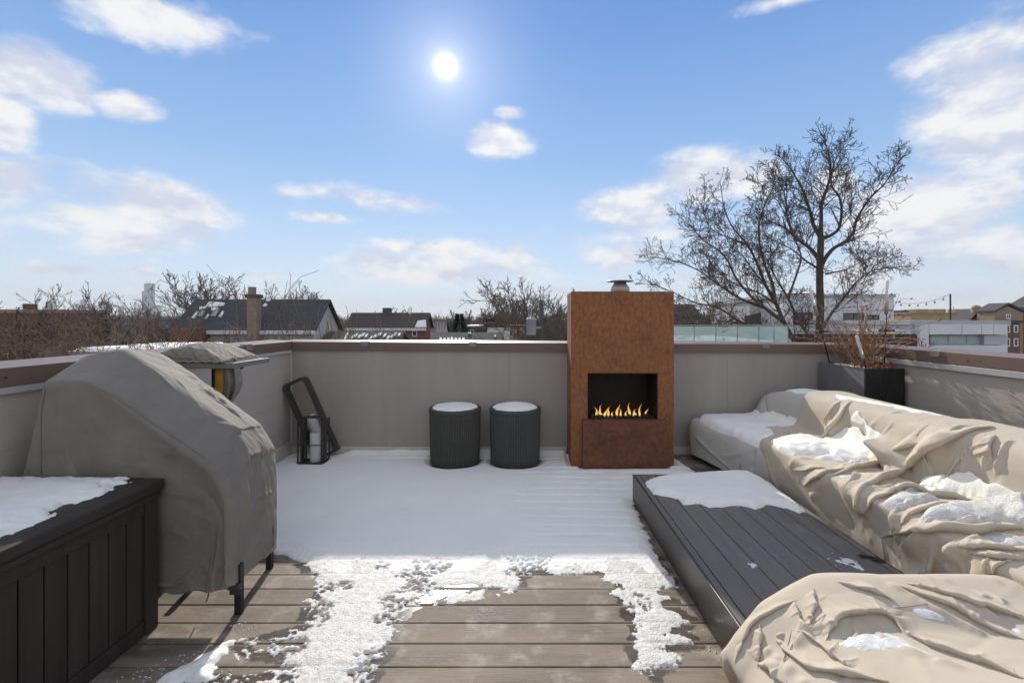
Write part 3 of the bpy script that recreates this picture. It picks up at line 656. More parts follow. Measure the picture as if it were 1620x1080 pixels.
def creases(P, n, theta, seed, sgn=1, ln=(.12, .5), w=(.006, .014), h=(.004, .012), where=None):
    """Many straight-ish pulled creases that follow the tension in the cloth."""
    r = np.random.default_rng(seed); N = normals(blur(P, 2)) * sgn; D = np.zeros(P.shape[:2])
    su = np.concatenate([[0], np.cumsum(np.linalg.norm(np.diff(P, axis=1), axis=-1).mean(0))]); sv = np.concatenate([[0], np.cumsum(np.linalg.norm(np.diff(P, axis=0), axis=-1).mean(1))])
    U, V = np.meshgrid(su, sv); k = 0; tries = 0
    while k < n and tries < n * 6:
        tries += 1; u, v = r.uniform(0, su[-1]), r.uniform(0, sv[-1])
        if where is not None:
            i, j = min(np.searchsorted(sv, v), len(sv) - 1), min(np.searchsorted(su, u), len(su) - 1)
            if r.random() > where(P[i, j]): continue
        k += 1; L = r.uniform(*ln); W = r.uniform(*w); hh = r.uniform(*h) * r.choice([1, 1, -.8]); pts = [(u, v)]
        a = theta + 1.6 * (float(fbm(np.array(u * 2.1), np.array(v * 2.1), seed, 2)) - .5) + r.normal(0, .18)
        for q in range(10): a += r.normal(0, .10); pts.append((pts[-1][0] + math.cos(a) * L / 10, pts[-1][1] + math.sin(a) * L / 10))
        A = np.array(pts); i0, i1 = np.searchsorted(sv, [A[:, 1].min() - 5 * W, A[:, 1].max() + 5 * W]); j0, j1 = np.searchsorted(su, [A[:, 0].min() - 5 * W, A[:, 0].max() + 5 * W])
        if i1 - i0 < 2 or j1 - j0 < 2: continue
        d, s = sd_line(np.stack([U[i0:i1, j0:j1], V[i0:i1, j0:j1]], -1), A)
        D[i0:i1, j0:j1] += hh * np.sin(np.pi * np.clip(s, 0, 1)) ** .7 * np.exp(-np.sqrt((d / W) ** 2 + .05)) * np.clip(1 - d / (5 * W), 0, 1)
    return P + N * D[..., None]
def relax(P, excess, steps=40, iters=5, grav=.0006, keep=.02, bend=.25, seed=0, amp=.004, wl=9.0, sgn=1, floor=None):
    """Position-based cloth: a sheet a little too large for what it lies on, so that it buckles into wrinkles."""
    n, m = P.shape[:2]; r = np.random.default_rng(seed)
    T = P.copy(); N = normals(P) * sgn
    ex = excess if hasattr(excess, 'shape') else np.full((n, m), excess)
    def length(A, B, i): return np.linalg.norm(A - B, axis=-1) * (1 + i)
    offs = [(0, 1), (1, 0), (1, 1), (1, -1)]
    U, V = np.meshgrid(np.linspace(0, m / n, m), np.linspace(0, 1, n))
    ns = (fbm(U * wl, V * wl, seed, 3) - .5) + .5 * (fbm(U * wl * 2.7 + V * wl, V * wl * 1.1 - U * wl * .6, seed + 9, 2) - .5)
    P = P + N * (ns * amp * 2)[..., None]
    batches = []
    def sl(k, d): return slice(max(0, -d), k - max(0, d))
    for (a, b) in offs:
        A0 = np.arange(n)[: n - a]; 
        for ph in (0, 1):
            ra = np.arange(ph, n - a, 2) if a else np.arange(n)
            ca = (np.arange(max(0, -b), m - max(0, b))) if a else np.arange(ph, m - 1, 2)
            I = np.ix_(ra, ca); J = np.ix_(ra + a, ca + b)
            L = np.linalg.norm(T[I] - T[J], axis=-1) * (1 + ex[I])
            batches.append((I, J, L, .5 if a + abs(b) == 1 else .35))
    for (a, b) in ((0, 2), (2, 0)):
        for ph in (0, 1):
            idx = np.arange((n if a else m) - 2); idx = idx[(idx // 2) % 2 == ph]
            ra = idx if a else np.arange(n); ca = np.arange(m) if a else idx
            I = np.ix_(ra, ca); J = np.ix_(ra + a, ca + b)
            L = np.linalg.norm(T[I] - T[J], axis=-1)
            batches.append((I, J, L, bend * .5))
    Q = P.copy(); damp = .90
    for s in range(steps):
        v = (P - Q) * damp; Q = P.copy(); P = P + v; P[..., 2] -= grav
        for it in range(iters):
            for I, J, L, k in batches:
                A = P[I]; B = P[J]; d = B - A; l = np.sqrt((d * d).sum(-1)) + 1e-9
                c = (k * (l - L) / l)[..., None] * d
                P[I] = A + c; P[J] = B - c
        P += keep * (T - P)
        back = ((P - T) * N).sum(-1); pen = np.minimum(back + .006, 0)      # never sink far into what lies below
        P -= N * (pen * .6)[..., None]
        if floor is not None: P[..., 2] = np.maximum(P[..., 2], floor)
    return P
def crumple(P, amp, f, seed, sgn=1, aniso=(1, 1)):
    """Sharp small creases: ridged noise over the sheet."""
    n, m = P.shape[:2]; N = normals(blur(P, 2)) * sgn
    su = np.concatenate([[0], np.cumsum(np.linalg.norm(np.diff(P, axis=1), axis=-1).mean(0))]); sv = np.concatenate([[0], np.cumsum(np.linalg.norm(np.diff(P, axis=0), axis=-1).mean(1))])
    U, V = np.meshgrid(su * aniso[0], sv * aniso[1]); D = 0; a = 1.0
    wx = fbm(U * f * .4, V * f * .4, seed + 50, 2) * 1.6; wy = fbm(U * f * .4 + 7, V * f * .4, seed + 51, 2) * 1.6
    msk = sstep(fbm(U * 2.2, V * 2.2, seed + 70, 2), .35, .62)
    for o in range(3):
        q = vnoise(U * f + wx, V * f + wy, seed + o); D = D + a * (1 - np.abs(2 * q - 1)) ** 2.2; a *= .5; f *= 2.1
    return P + N * ((D - .5) * amp * (.35 + .65 * msk))[..., None]
def cloth_obj(name, P, mat_, parent, thick=.004):
    n, m = P.shape[:2]
    o = obj(name, P.reshape(-1, 3), grid_faces(n, m), mat_, parent, True)
    sb = o.modifiers.new('smooth', 'SUBSURF'); sb.levels = 1; sb.render_levels = 1
    so = o.modifiers.new('thickness', 'SOLIDIFY'); so.thickness = thick; so.offset = 0
    return o
def snow_shell(name, P, polys, thick, sgn, label, seed=0, edge=9.0, matname='snow', rag=7.0, blurs=10, up_min=.25, grain=.0, cat=None):
    """Snow lying on a sheet P inside outlines taken on the photograph."""
    n, m = P.shape[:2]; q = to_px(P); sd = np.full((n, m), -1e9)
    for poly in polys: sd = np.maximum(sd, sd_poly(q, poly))
    W = P; sd = sd + (fbm(W[..., 0] * 14, W[..., 1] * 14, seed, 4) - .5) * rag * 2
    Nn = normals(blur(P, 3)) * sgn
    sd = np.where(Nn[..., 2] > up_min, sd, -5 + 0 * sd)
    h = thick * np.sqrt(np.clip(sd / edge, 0, 1)) * (.75 + .5 * fbm(W[..., 0] * 6, W[..., 1] * 6, seed + 3, 3))
    h = h + grain * (fbm(W[..., 0] * 60, W[..., 1] * 60, seed + 5, 2) - .5) * (sd > 0)
    B = blur(P, blurs); B = np.where((B[..., 2] > P[..., 2])[..., None], B, P * .6 + B * .4)
    top = B + np.stack([0 * h, 0 * h, h], -1)
    top = np.where((sd > 0)[..., None], top, P - np.array([0, 0, .010]))
    kv = sd > -3.0; keep = (kv[:-1, :-1] | kv[1:, :-1] | kv[:-1, 1:] | kv[1:, 1:])
    ins = sd > 0; keep = (ins[:-1, :-1] | ins[1:, :-1] | ins[:-1, 1:] | ins[1:, 1:])
    V, Fc = compact(top.reshape(-1, 3), grid_faces(n, m, keep))
    if len(Fc) == 0: print('EMPTY SNOW', name, label); return None
    o = obj(name, V, Fc, M[matname], None, True)
    sb = o.modifiers.new('smooth', 'SUBSURF'); sb.levels = 1; sb.render_levels = 1
    return tag(o, label, cat, None, 'stuff')
def swag(P, sgn, line, wu, wd, h, parent, mat_, seed=0, n=54):
    """A long fold of loose cloth: rises gently on one side, rolls over and tucks back under itself."""
    Nn = normals(blur(P, 4)) * sgn; L = on_surface(P, line); L = catmull(L, np.linspace(0, len(L) - 1, n), .8); L = np.array(L)
    for _ in range(6): L[1:-1] = (L[:-2] + 2 * L[1:-1] + L[2:]) / 4
    flat = P.reshape(-1, 3); flatb = blur(P, 2).reshape(-1, 3); nf = Nn.reshape(-1, 3); rows = []; view = np.array([-.25, -1.0, -.55]); r = np.random.default_rng(seed); last = None
    NN = np.array([nf[((flat - q) ** 2).sum(1).argmin()] for q in L])
    for _ in range(8): NN[1:-1] = (NN[:-2] + 2 * NN[1:-1] + NN[2:]) / 4
    for i, q in enumerate(L):
        t = L[min(i + 1, n - 1)] - L[max(i - 1, 0)]; t /= max(np.linalg.norm(t), 1e-9); N = NN[i] / np.linalg.norm(NN[i]); b = np.cross(t, N); b /= max(np.linalg.norm(b), 1e-9)
        if last is None: b = b if b @ view > 0 else -b
        elif b @ last < 0: b = -b
        last = b; f = i / (n - 1); e = max(.02, math.sin(math.pi * min(max(f * .96 + .02, 0), 1))) ** .95; e *= .78 + .44 * float(vnoise(np.array(f * 6.0), np.array(seed * 3.1), 3)); tw = .25 * (float(vnoise(np.array(f * 4.0), np.array(seed * 1.7 + 9), 4)) - .5)
        cs = [(-1.75 * wu, -.008), (-1.3 * wu, .05 * h), (-.85 * wu, .19 * h), (-.48 * wu, .43 * h), (-.18 * wu, .77 * h), (-.02 * wu, .98 * h), (.10 * wd, 1.0 * h), (.17 * wd, .84 * h), (.15 * wd, .48 * h), (.06 * wd, .14 * h), (-.05 * wd, -.012)]
        row = []
        for s_, z_ in cs:                               # the skirts of the fold lie on the cloth below it
            c_ = q + b * ((s_ + tw * wd) * (.12 + .88 * e)); d2 = ((flatb - c_) ** 2).sum(1); k4 = np.argpartition(d2, 5)[:5]; w4 = 1 / (d2[k4] + 1e-4); w4 /= w4.sum()
            base_ = (flatb[k4] * w4[:, None]).sum(0); n_ = (nf[k4] * w4[:, None]).sum(0); n_ /= np.linalg.norm(n_); c_ = c_ + n_ * ((base_ - c_) @ n_); row.append(c_ + n_ * (z_ * (e if z_ > 0 else 1)))
        rows.append(row)
    G = loft(rows, 34, 110, .8); sg2 = 1 if (normals(G) * np.array([0, -.3, 1])).sum(-1).mean() > 0 else -1
    G = creases(G, 16, 0.2, 300 + seed, sg2, (.08, .3), (.005, .012), (.003, .009))
    o = obj('fold', G.reshape(-1, 3), grid_faces(110, 34), mat_, parent, True); sb = o.modifiers.new('smooth', 'SUBSURF'); sb.levels = 1; sb.render_levels = 1
    return o
Z = lambda ox, oy, s: (lambda pts: [(ox + x / s, oy + y / s) for x, y in pts])
Z1 = Z(1080, 590, 6.0); Z2 = Z(1320, 620, 5.4); Z3 = Z(1340, 760, 5.775); Z4 = Z(1140, 890, 3.375); ZG = Z(0, 520, 3.375)

def drape(P, S, exu, exv, steps=46, iters=11, grav=.0012, bend=.05, seed=0, amp=.008, wl=4.0, sgn=1, lift=.012, fric=.85, pin=None, floor=.02):
    """Cloth that is too large for the shape P it is thrown over: inextensible, heavy, resting on P."""
    n, m = P.shape[:2]; T = P.copy(); N = normals(blur(T, 2)) * sgn
    ns = np.zeros((n, m)); U, V = np.meshgrid(np.linspace(0, m / n, m), np.linspace(0, 1, n))
    ns = fbm(U * wl, V * wl, seed, 3) - .35
    S = P if S is None else S
    if callable(exu): exu = exu(T)
    if callable(exv): exv = exv(T)
    ex = [np.broadcast_to(np.asarray(q, float), (n, m)) for q in (exu, exv)]
    X = S + N * (lift + np.maximum(ns, 0) * amp * 2)[..., None]
    bt = []
    for (a, b) in ((0, 1), (1, 0), (1, 1), (1, -1)):
        for ph in (0, 1):
            ra = np.arange(ph, n - a, 2) if a else np.arange(n)
            ca = (np.arange(max(0, -b), m - max(0, b))) if a else np.arange(ph, m - 1, 2)
            I = np.ix_(ra, ca); J = np.ix_(ra + a, ca + b)
            d = S[J] - S[I]; e = (ex[0][I] if a == 0 else (ex[1][I] if b == 0 else .5 * (ex[0][I] + ex[1][I])))
            bt.append((I, J, np.linalg.norm(d, axis=-1) * (1 + e), .5 if a + abs(b) == 1 else .25))
    for (a, b) in ((0, 2), (2, 0)):
        for ph in (0, 1):
            idx = np.arange((n if a else m) - 2); idx = idx[(idx // 2) % 2 == ph]
            ra = idx if a else np.arange(n); ca = np.arange(m) if a else idx
            I = np.ix_(ra, ca); J = np.ix_(ra + a, ca + b); e = (ex[0] if b else ex[1])[I]
            bt.append((I, J, np.linalg.norm(S[J] - S[I], axis=-1) * (1 + e), bend))
    Q = X.copy()
    for s in range(steps):
        v = (X - Q) * .93; Q = X.copy(); X = X + v; X[..., 2] -= grav; X -= N * (grav * .5)
        for it in range(iters):
            for I, J, L, k in bt:
                A = X[I]; B = X[J]; d = B - A; l = np.sqrt((d * d).sum(-1)) + 1e-9
                if k == bend: c = (k * np.minimum(l - L, 0) / l)[..., None] * d
                else: c = (k * (l - L) / l)[..., None] * d
                X[I] = A + c; X[J] = B - c
            if it % 2 == 1:
                h = ((X - T) * N).sum(-1); pen = np.maximum(.003 - h, 0); X += N * pen[..., None]
                if it == iters - 1:
                    touch = (pen > 0)[..., None]; dt = X - Q; dt -= N * (dt * N).sum(-1, keepdims=True); X -= touch * dt * fric
        X[..., 2] = np.maximum(X[..., 2], floor)
        if pin is not None: X = np.where(pin[..., None], T, X)
    return X

# ---- grill under its cover
gr = thing('covered_grill', (-1.95, 2.58, 0), 'grill under a taupe fabric cover with a sunlit sloping top, on black legs', 'grill')
def prof(Y, dz, dx, bulge=0.0, hem=None, back=-2.60):
    hem = .205 - .10 * (Y - 2.3) if hem is None else hem
    c = [(back + .03, .30), (back + .015, .60), (-2.50, .95), (-2.415, 1.295), (-2.23, 1.305), (-2.02, 1.165), (-1.80, 1.005), (-1.635, .880), (-1.552, .745), (-1.530, .52), (-1.532, hem)]
    return [(x + dx * (0 if x < -2.3 else 1), Y, z + (dz if z > .7 else dz * max(0, (z - .3) / .4)) * (.4 if x < -2.3 and dz > 0 else 1)) for x, z in c]
R = []
def shrunk(Y, k):                                      # near end panel, drawn in towards its middle
    return [(-2.05 + (x + 2.05) * k, Y, .205 + (z - .205) * k) for x, _, z in prof(Y, -.085, .015)]
R.append(shrunk(2.330, .05)); R.append(shrunk(2.322, .5)); R.append(shrunk(2.312, .9))
R.append(prof(2.305, -.085, .022)); R.append(prof(2.33, -.068, .045)); R.append(prof(2.49, .045, .03)); R.append(prof(2.53, .055, .02)); R.append(prof(2.66, .038, .0)); R.append(prof(2.80, .014, -.02)); R.append(prof(2.88, -.015, -.04)); R.append(prof(2.90, -.12, -.06))
# the end panel reaches the hem: rows of the near panel are cut at hem height
for k in range(3):
    R[k] = [(x, y, max(z, .205)) for x, y, z in R[k]]
P = loft(R, 160, 160, .35); T0 = P
folds = [(ZG([(740, 150), (880, 250), (1050, 420), (1270, 590)]), .028, .022), (ZG([(960, 190), (1080, 310), (1200, 400), (1330, 520)]), .022, -.022), (ZG([(860, 170), (1000, 330), (1150, 480), (1330, 545)]), .018, .016),
         (ZG([(1030, 260), (1130, 330), (1240, 430)]), .015, .018), (ZG([(1270, 600), (1310, 760), (1330, 980)]), .022, .030), (ZG([(1390, 560), (1400, 700), (1380, 820)]), .02, .022), (ZG([(1240, 600), (1225, 760), (1215, 1000)]), .03, -.012),
         (ZG([(250, 420), (420, 350), (560, 330)]), .03, -.012), (ZG([(520, 760), (700, 720), (900, 860)]), .04, -.014), (ZG([(820, 830), (980, 760), (1120, 640)]), .05, .012), (ZG([(900, 1000), (1050, 900), (1180, 800)]), .04, .014),
         (ZG([(300, 560), (500, 620), (760, 560)]), .05, .010), (ZG([(700, 330), (700, 430), (760, 560)]), .03, .008)]
P = add_folds(P, folds, 1 if normals(P)[118, 63, 2] > 0 else -1)
sg = 1 if normals(P)[118, 63, 2] > 0 else -1
V_, U_ = np.meshgrid(np.linspace(0, 1, 160), np.linspace(0, 1, 160))
ex = .004 + .030 * sstep(P[..., 1], 2.44, 2.55) * sstep(P[..., 0], -2.4, -2.1)
top_ = sstep(P[..., 1], 2.45, 2.52) * sstep(P[..., 0], -2.42, -2.25)
P = drape(T0, P, .006 + .035 * top_, .004 + .045 * top_, steps=36, iters=10, seed=3, amp=.008, wl=9.0, sgn=sg, lift=.006, bend=.03, floor=.10)
P = creases(P, 60, .5, 70, sg, (.10, .4), (.005, .011), (.004, .011), lambda p: 1.0 if p[1] > 2.46 and p[0] > -2.3 else .0)
P = creases(P, 70, 1.0, 71, sg, (.10, .40), (.008, .020), (.003, .009))
P = creases(P, 18, 0.0, 74, sg, (.15, .45), (.006, .012), (.006, .014), lambda p: 1.0 if p[0] > -1.62 and p[2] < .9 else .0)
P_grill = P
cloth_obj('fabric_cover', P, M['grill_cover'], gr)
seam = on_surface(P, ZG([(258, 205), (400, 268), (540, 305), (700, 410), (900, 540), (1100, 670), (1218, 755), (1214, 900), (1208, 1080), (1195, 1200), (1185, 1255)]))
MB().tube([Vector(p) + Vector((0, -.003, 0.002)) for p in seam], .0032, 6).build('piping', M['piping'], gr, True)
seam = on_surface(P, ZG([(255, 215), (240, 400), (235, 620), (238, 780)]))
MB().tube([Vector(p) + Vector((0, -.003, 0.002)) for p in seam], .0028, 6).build('piping', M['piping'], gr, True)
for X, Y in ((-1.485, 2.372), (-1.565, 2.80), (-2.44, 2.80), (-2.44, 2.375), (-1.93, 2.83)):
    MB().bbox(X - .017, X + .017, Y - .017, Y + .017, .0, .26, .003, 1).build('leg', M['black'], gr)
MB().bar((-1.49, 2.39, .24), (-2.44, 2.39, .24), .02, .03).build('lower_rail', M['black'], gr)
MB().box(-2.45, -1.60, 2.42, 2.80, .34, .40).build('cabinet_floor', M['black'], gr)
bk = MB().bbox(-1.515, -1.455, 2.335, 2.354, .115, .150, .006).bbox(-1.505, -1.460, 2.328, 2.358, .142, .168, .006).build('buckle', M['strap'], gr)
MB().tube([(-1.60, 2.33, .215), (-1.56, 2.33, .185), (-1.52, 2.335, .165), (-1.49, 2.34, .14)], [.01, .014, .016, .010], 6).build('strap', M['strap'], bk)
MB().tube([(-1.60, 2.335, .215), (-1.62, 2.35, .15), (-1.64, 2.36, .09), (-1.655, 2.37, .06)], .003, 5).build('cord', M['strap'], bk)

# ---- tall side table behind the grill, with a covered oven on it
tb = thing('side_table', (-2.25, 3.28, 0), 'tall slab-topped grey side table behind the covered grill', 'table')
MB().bbox(-2.55, -1.965, 3.075, 3.515, 1.196, 1.234, .004).build('table_top', M['slate'], tb)
MB().bbox(-2.20, -2.135, 3.20, 3.26, .02, 1.194, .004).build('post', M['strap'], tb)
MB().bbox(-2.45, -1.98, 3.12, 3.45, .0, .03, .006).build('base_plate', M['strap'], tb)
MB().bar((-2.17, 3.23, 1.12), (-2.0, 3.23, 1.19), .03, .02).build('bracket', M['strap'], tb)
ov = thing('covered_pizza_oven', (-2.28, 3.27, 1.234), 'low gathered taupe cover over a small oven on the slab table', 'oven')
R = []
for t, zt, w in ((0, 0.0, .20), (.04, .035, .225), (.16, .085, .215), (.34, .118, .20), (.52, .120, .19), (.70, .100, .195), (.86, .06, .20), (.97, .025, .205), (1.0, 0.0, .19)):
    X = -2.53 + .50 * t; zb = 1.238
    R.append([(X, 3.28 - w, zb), (X, 3.28 - w * 1.02, zb + zt * .35), (X, 3.28 - w * .92, zb + zt * .8), (X, 3.28 - w * .4, zb + zt), (X, 3.28 + w * .4, zb + zt), (X, 3.28 + w * .92, zb + zt * .8), (X, 3.28 + w, zb)])
P = loft(R, 90, 90)
sg = 1 if normals(P)[45, 45, 2] > 0 else -1
P = add_folds(P, [(Z(0, 400, 3.0)(l), .012, .016) for l in ([(700, 465), (780, 440), (860, 500)], [(800, 430), (850, 450), (880, 505)], [(900, 430), (930, 470), (925, 505)], [(960, 440), (1000, 470), (1010, 500)])], sg)
P = relax(P, .05, 30, 4, .0001, .03, .2, 5, .006, 10, sg, 1.237)
cloth_obj('fabric_cover', P, M['grill_cover'], ov)
hem = []
for i in range(70):
    t = i / 69; X = -2.50 + .47 * t; hem.append((X, 3.08 + .02 * math.sin(t * 3.1) - .024 + .003 * math.sin(t * 60), 1.244 + .003 * math.sin(t * 47)))
hem += [(-2.02 + .02 * math.cos(a), 3.10 + .05 * a, 1.25 + .015 * math.sin(a * 2)) for a in (0, .5, 1, 1.6, 2.2)]
MB().tube(hem, [.008 + .0015 * math.sin(i * 1.7) for i in range(len(hem))], 7).build('gathered_hem', M['grill_cover'], ov, True)
yb = thing('yellow_bag', (-2.08, 3.13, 1.0), 'yellow packet hanging under the slab table', 'bag')
R = []
for z, w in ((1.192, .034), (1.15, .035), (1.10, .033), (1.06, .036), (1.03, .032), (1.02, .028)):
    X = -2.105; R.append([(X - w, 3.15, z), (X - w * .4, 3.138 - .006 * math.sin(z * 40), z), (X + w * .4, 3.134 + .005 * math.sin(z * 55), z), (X + w, 3.15, z), (X + w * .4, 3.175, z), (X - w * .4, 3.18, z), (X - w, 3.15, z)])
P = loft(R, 40, 24); obj('bag_body', P.reshape(-1, 3), grid_faces(24, 40), M['yellow'], yb, True)
hc = thing('hanging_cover', (-2.0, 3.16, .95), 'folded beige cloth hanging from the edge of the slab table', 'cloth')
R = []
for z, o_, w in ((1.192, 0, .05), (1.14, .005, .06), (1.08, .008, .062), (1.02, .0, .05), (.97, -.012, .03), (.94, -.02, .01)):
    R.append([(-2.045 + o_ - w * .2, 3.12, z), (-2.02 + o_, 3.10, z + .004), (-2.03 + o_ + w * .5, 3.13, z + .01), (-1.99 + o_ + w * .3, 3.10, z + .012), (-2.02 + o_ + w, 3.15, z + .015), (-2.03 + o_ + w * .4, 3.19, z + .01)])
P = loft(R, 40, 30); P = relax(P, .04, 14, 4, .0001, .04, .2, 8, .003, 6); cloth_obj('cloth', P, M['grill_cover'], hc, .003)

# ---- sofas under covers along the sunny side
def sofa_rows(ys, fx, zs, hem, xb0, xb1, zb, drop_far=None, drop_near=None):
    rows = []
    for i, Y in enumerate(ys):
        f = fx(Y); zs_ = zs(Y); zb_ = zb(Y); h = hem(Y)
        rows.append([(f + .015, Y, h), (f, Y, (h + zs_) * .5), (f + .005, Y, zs_ - .07), (f + .055, Y, zs_ - .005), (f + .25, Y, zs_ + .005), (xb0(Y) - .18, Y, zs_ + .0), (xb0(Y), Y, zs_ + .03), (xb0(Y) + .06, Y, zb_ - .10), (xb0(Y) + .14, Y, zb_ - .01), ((xb0(Y) + xb1) * .5 + .10, Y, zb_), (xb1 - .03, Y, zb_ - .04), (xb1, Y, zb_ - .15), (xb1 + .005, Y, .3)])
    def squash(row, Y, k):
        return [(x + (.03 * k if i < 4 else (-.02 * k if i > 8 else 0)), Y, h0 + (z - h0) * (1 - k)) for i, (x, _, z) in enumerate(row) for h0 in (.12,)]
    if drop_far is not None:
        r = rows[0]; rows = [squash(r, drop_far + .0, .85), squash(r, drop_far, .45)] + rows
    if drop_near is not None:
        r = rows[-1]; rows = rows + [squash(r, drop_near, .45), squash(r, drop_near, .85)]
    return rows
fx = lambda Y: np.interp(Y, [1.9, 2.8, 3.9, 4.0, 4.55, 5.0], [2.06, 2.05, 2.05, 1.975, 1.90, 1.80])
# far section, in the shade of the wall
sa = thing('covered_sofa', (2.5, 4.45, 0), 'far sofa section under a pale grey cover, deep in smooth shaded snow by the fireplace', 'sofa', 'covered sofas')
rows = sofa_rows([5.08, 4.95, 4.7, 4.4, 4.1, 3.95, 3.80], lambda Y: fx(Y) + (.05 if Y > 5.0 else 0), lambda Y: .455 - (.03 if Y > 5 else 0), lambda Y: .075, lambda Y: 2.60 - .06 * (Y > 4.9), 3.16, lambda Y: .80 if Y < 4.9 else (.74 if Y < 5 else .66), drop_far=5.12)
P = loft(rows, 150, 100); sg = 1 if normals(P)[50, 75, 2] > 0 else -1
P = add_folds(P, [(Z1([(60, 560), (240, 760), (470, 930)]), .018, .014), (Z1([(680, 690), (650, 760), (640, 930)]), .02, -.03), (Z1([(760, 230), (770, 330), (790, 390)]), .025, -.03), (Z1([(300, 780), (450, 800), (600, 720)]), .03, .008), (Z1([(560, 510), (800, 520), (1080, 510)]), .03, -.015), (Z1([(460, 570), (520, 540), (560, 520)]), .02, .012), (Z1([(1110, 480), (1180, 420), (1230, 430)]), .03, .03)], sg)
P = relax(P, .006, 14, 4, .0002, .04, .05, 11, .0015, 12, sg, .05); P = creases(P, 45, .3, 72, sg, (.1, .35), (.008, .018), (.002, .007)); PA = P
cloth_obj('fabric_cover', P, M['cover_far'], sa)
sm = on_surface(P, Z1([(45, 540), (130, 690), (240, 770), (360, 860), (470, 935)])); MB().tube([Vector(p) + Vector((-.003, -.003, 0)) for p in sm], .003, 5).build('seam', M['stitch'], sa)
tc_ = on_surface(P, Z1([(515, 855), (516, 935)])); MB().tube([Vector(p) + Vector((-.012, -.012, 0)) for p in tc_], .004, 5).build('tie_cord', M['white_trim'], sa)
snow_shell('snow_patch', PA, [Z1([(150, 450), (180, 400), (420, 370), (560, 330), (650, 270), (680, 350), (780, 390), (850, 350), (900, 335), (980, 380), (1150, 410), (1300, 395), (1500, 520), (1300, 600), (1000, 620), (800, 700), (700, 720), (640, 690), (500, 620), (330, 560), (210, 500)])], .05, sg, 'smooth shaded snow on the seat of the far sofa section', 21, rag=3)
snow_shell('snow_patch', PA, [Z1([(760, 190), (800, 120), (950, 85), (1060, 100), (1300, 160), (1480, 200), (1500, 240), (1260, 215), (1150, 205), (1020, 180), (930, 160), (860, 175), (800, 200)])], .022, sg, 'ragged snow along the top of the far sofa back', 22, rag=4, up_min=.1)
# middle section
sb_ = thing('covered_sofa', (2.6, 3.4, 0), 'middle sofa section under a creased beige cover with a swooping fold and snow', 'sofa', 'covered sofas')
rows = sofa_rows([4.34, 4.2, 3.95, 3.6, 3.3, 3.0, 2.78, 2.66], lambda Y: 2.055 + (.20 * sstep(np.array(Y), 3.92, 4.34)), lambda Y: .495, lambda Y: .10, lambda Y: 2.585, 3.19, lambda Y: .835, drop_near=2.60)
rows[0] = [(x, y, z + (.012 if z > .2 else 0)) for x, y, z in rows[0]]
P = loft(rows, 128, 118); sg = 1 if normals(P)[60, 38, 2] > 0 else -1; T0 = P
P = add_folds(P, [(Z1([(1560, 250), (1500, 420), (1380, 580), (1200, 600), (1040, 600)]), 0.040, 0.092), (Z1([(1480, 250), (1400, 380), (1320, 460)]), 0.022, 0.059), (Z1([(800, 690), (790, 820), (860, 960), (900, 1060)]), 0.020, 0.034),
                  (Z1([(870, 830), (1100, 790), (1200, 770), (1400, 790)]), 0.022, 0.037), (Z1([(1010, 910), (1250, 900), (1600, 880)]), 0.028, 0.030), (Z1([(1150, 1060), (1340, 940), (1560, 900)]), 0.030, 0.059),
                  (Z2([(0, 690), (250, 600), (520, 510), (820, 410), (1060, 340), (1300, 280)]), 0.035, 0.101), (Z2([(520, 500), (640, 390), (760, 300), (880, 250)]), 0.025, 0.076), (Z2([(260, 280), (400, 170), (560, 140)]), 0.018, 0.034),
                  (Z2([(310, 400), (450, 280), (560, 170)]), 0.018, 0.030), (Z2([(420, 480), (600, 340), (740, 220)]), 0.018, 0.034), (Z2([(0, 900), (100, 820), (250, 700)]), 0.030, 0.034), (Z2([(240, 150), (250, 280), (320, 420)]), 0.020, 0.034)], sg)
P = drape(T0, P, .025, .035, seed=12, sgn=sg); P = creases(P, 60, 2.3, 12, sg, (.12, .45), (.006, .012), (.002, .006)); PB = P
co = cloth_obj('fabric_cover', P, M['cover'], sb_)
for k, (ln_, wu, wd, h) in enumerate([(Z1([(1600, 240), (1540, 380), (1430, 540), (1280, 600), (1030, 605)]), .10, .09, .060), (Z1([(1490, 250), (1420, 370), (1300, 470)]), .05, .05, .035), (Z2([(-60, 720), (250, 610), (520, 510), (820, 410), (1060, 330), (1290, 262)]), .14, .10, .075),
        (Z2([(600, 500), (690, 410), (780, 320), (900, 250)]), .09, .07, .050), (Z1([(1120, 1090), (1240, 1000), (1340, 940), (1620, 880)]), .10, .07, .050), (Z1([(1000, 920), (1260, 905), (1500, 890)]), .06, .05, .030)]): swag(P, sg, ln_, wu, wd, h * .72, co, M['cover'], 10 + k)
snow_shell('snow_patch', PB, [Z1([(820, 650), (1000, 610), (1180, 610), (1400, 630), (1560, 500), (1660, 330), (1700, 420), (1780, 520), (2100, 740), (1700, 870), (1250, 810), (1400, 790), (1200, 770), (950, 800), (860, 800), (900, 710)])], .055, sg, 'bright snow on the seat of the middle sofa section', 23, rag=4, grain=.004)
snow_shell('snow_patch', PB, [Z2([(20, 720), (200, 690), (380, 690), (360, 740), (250, 800), (120, 760)])], .02, sg, 'small melting snow strip between folds of the middle sofa cover', 24, matname='wet_snow', rag=4)
snow_shell('snow_patch', PB, [Z2([(0, 15), (150, 45), (350, 80), (700, 150), (900, 195), (1130, 228), (900, 205), (700, 180), (400, 110), (200, 80), (40, 70)])], .02, sg, 'thin snow line along the top of the middle sofa back', 25, rag=3, up_min=.0)
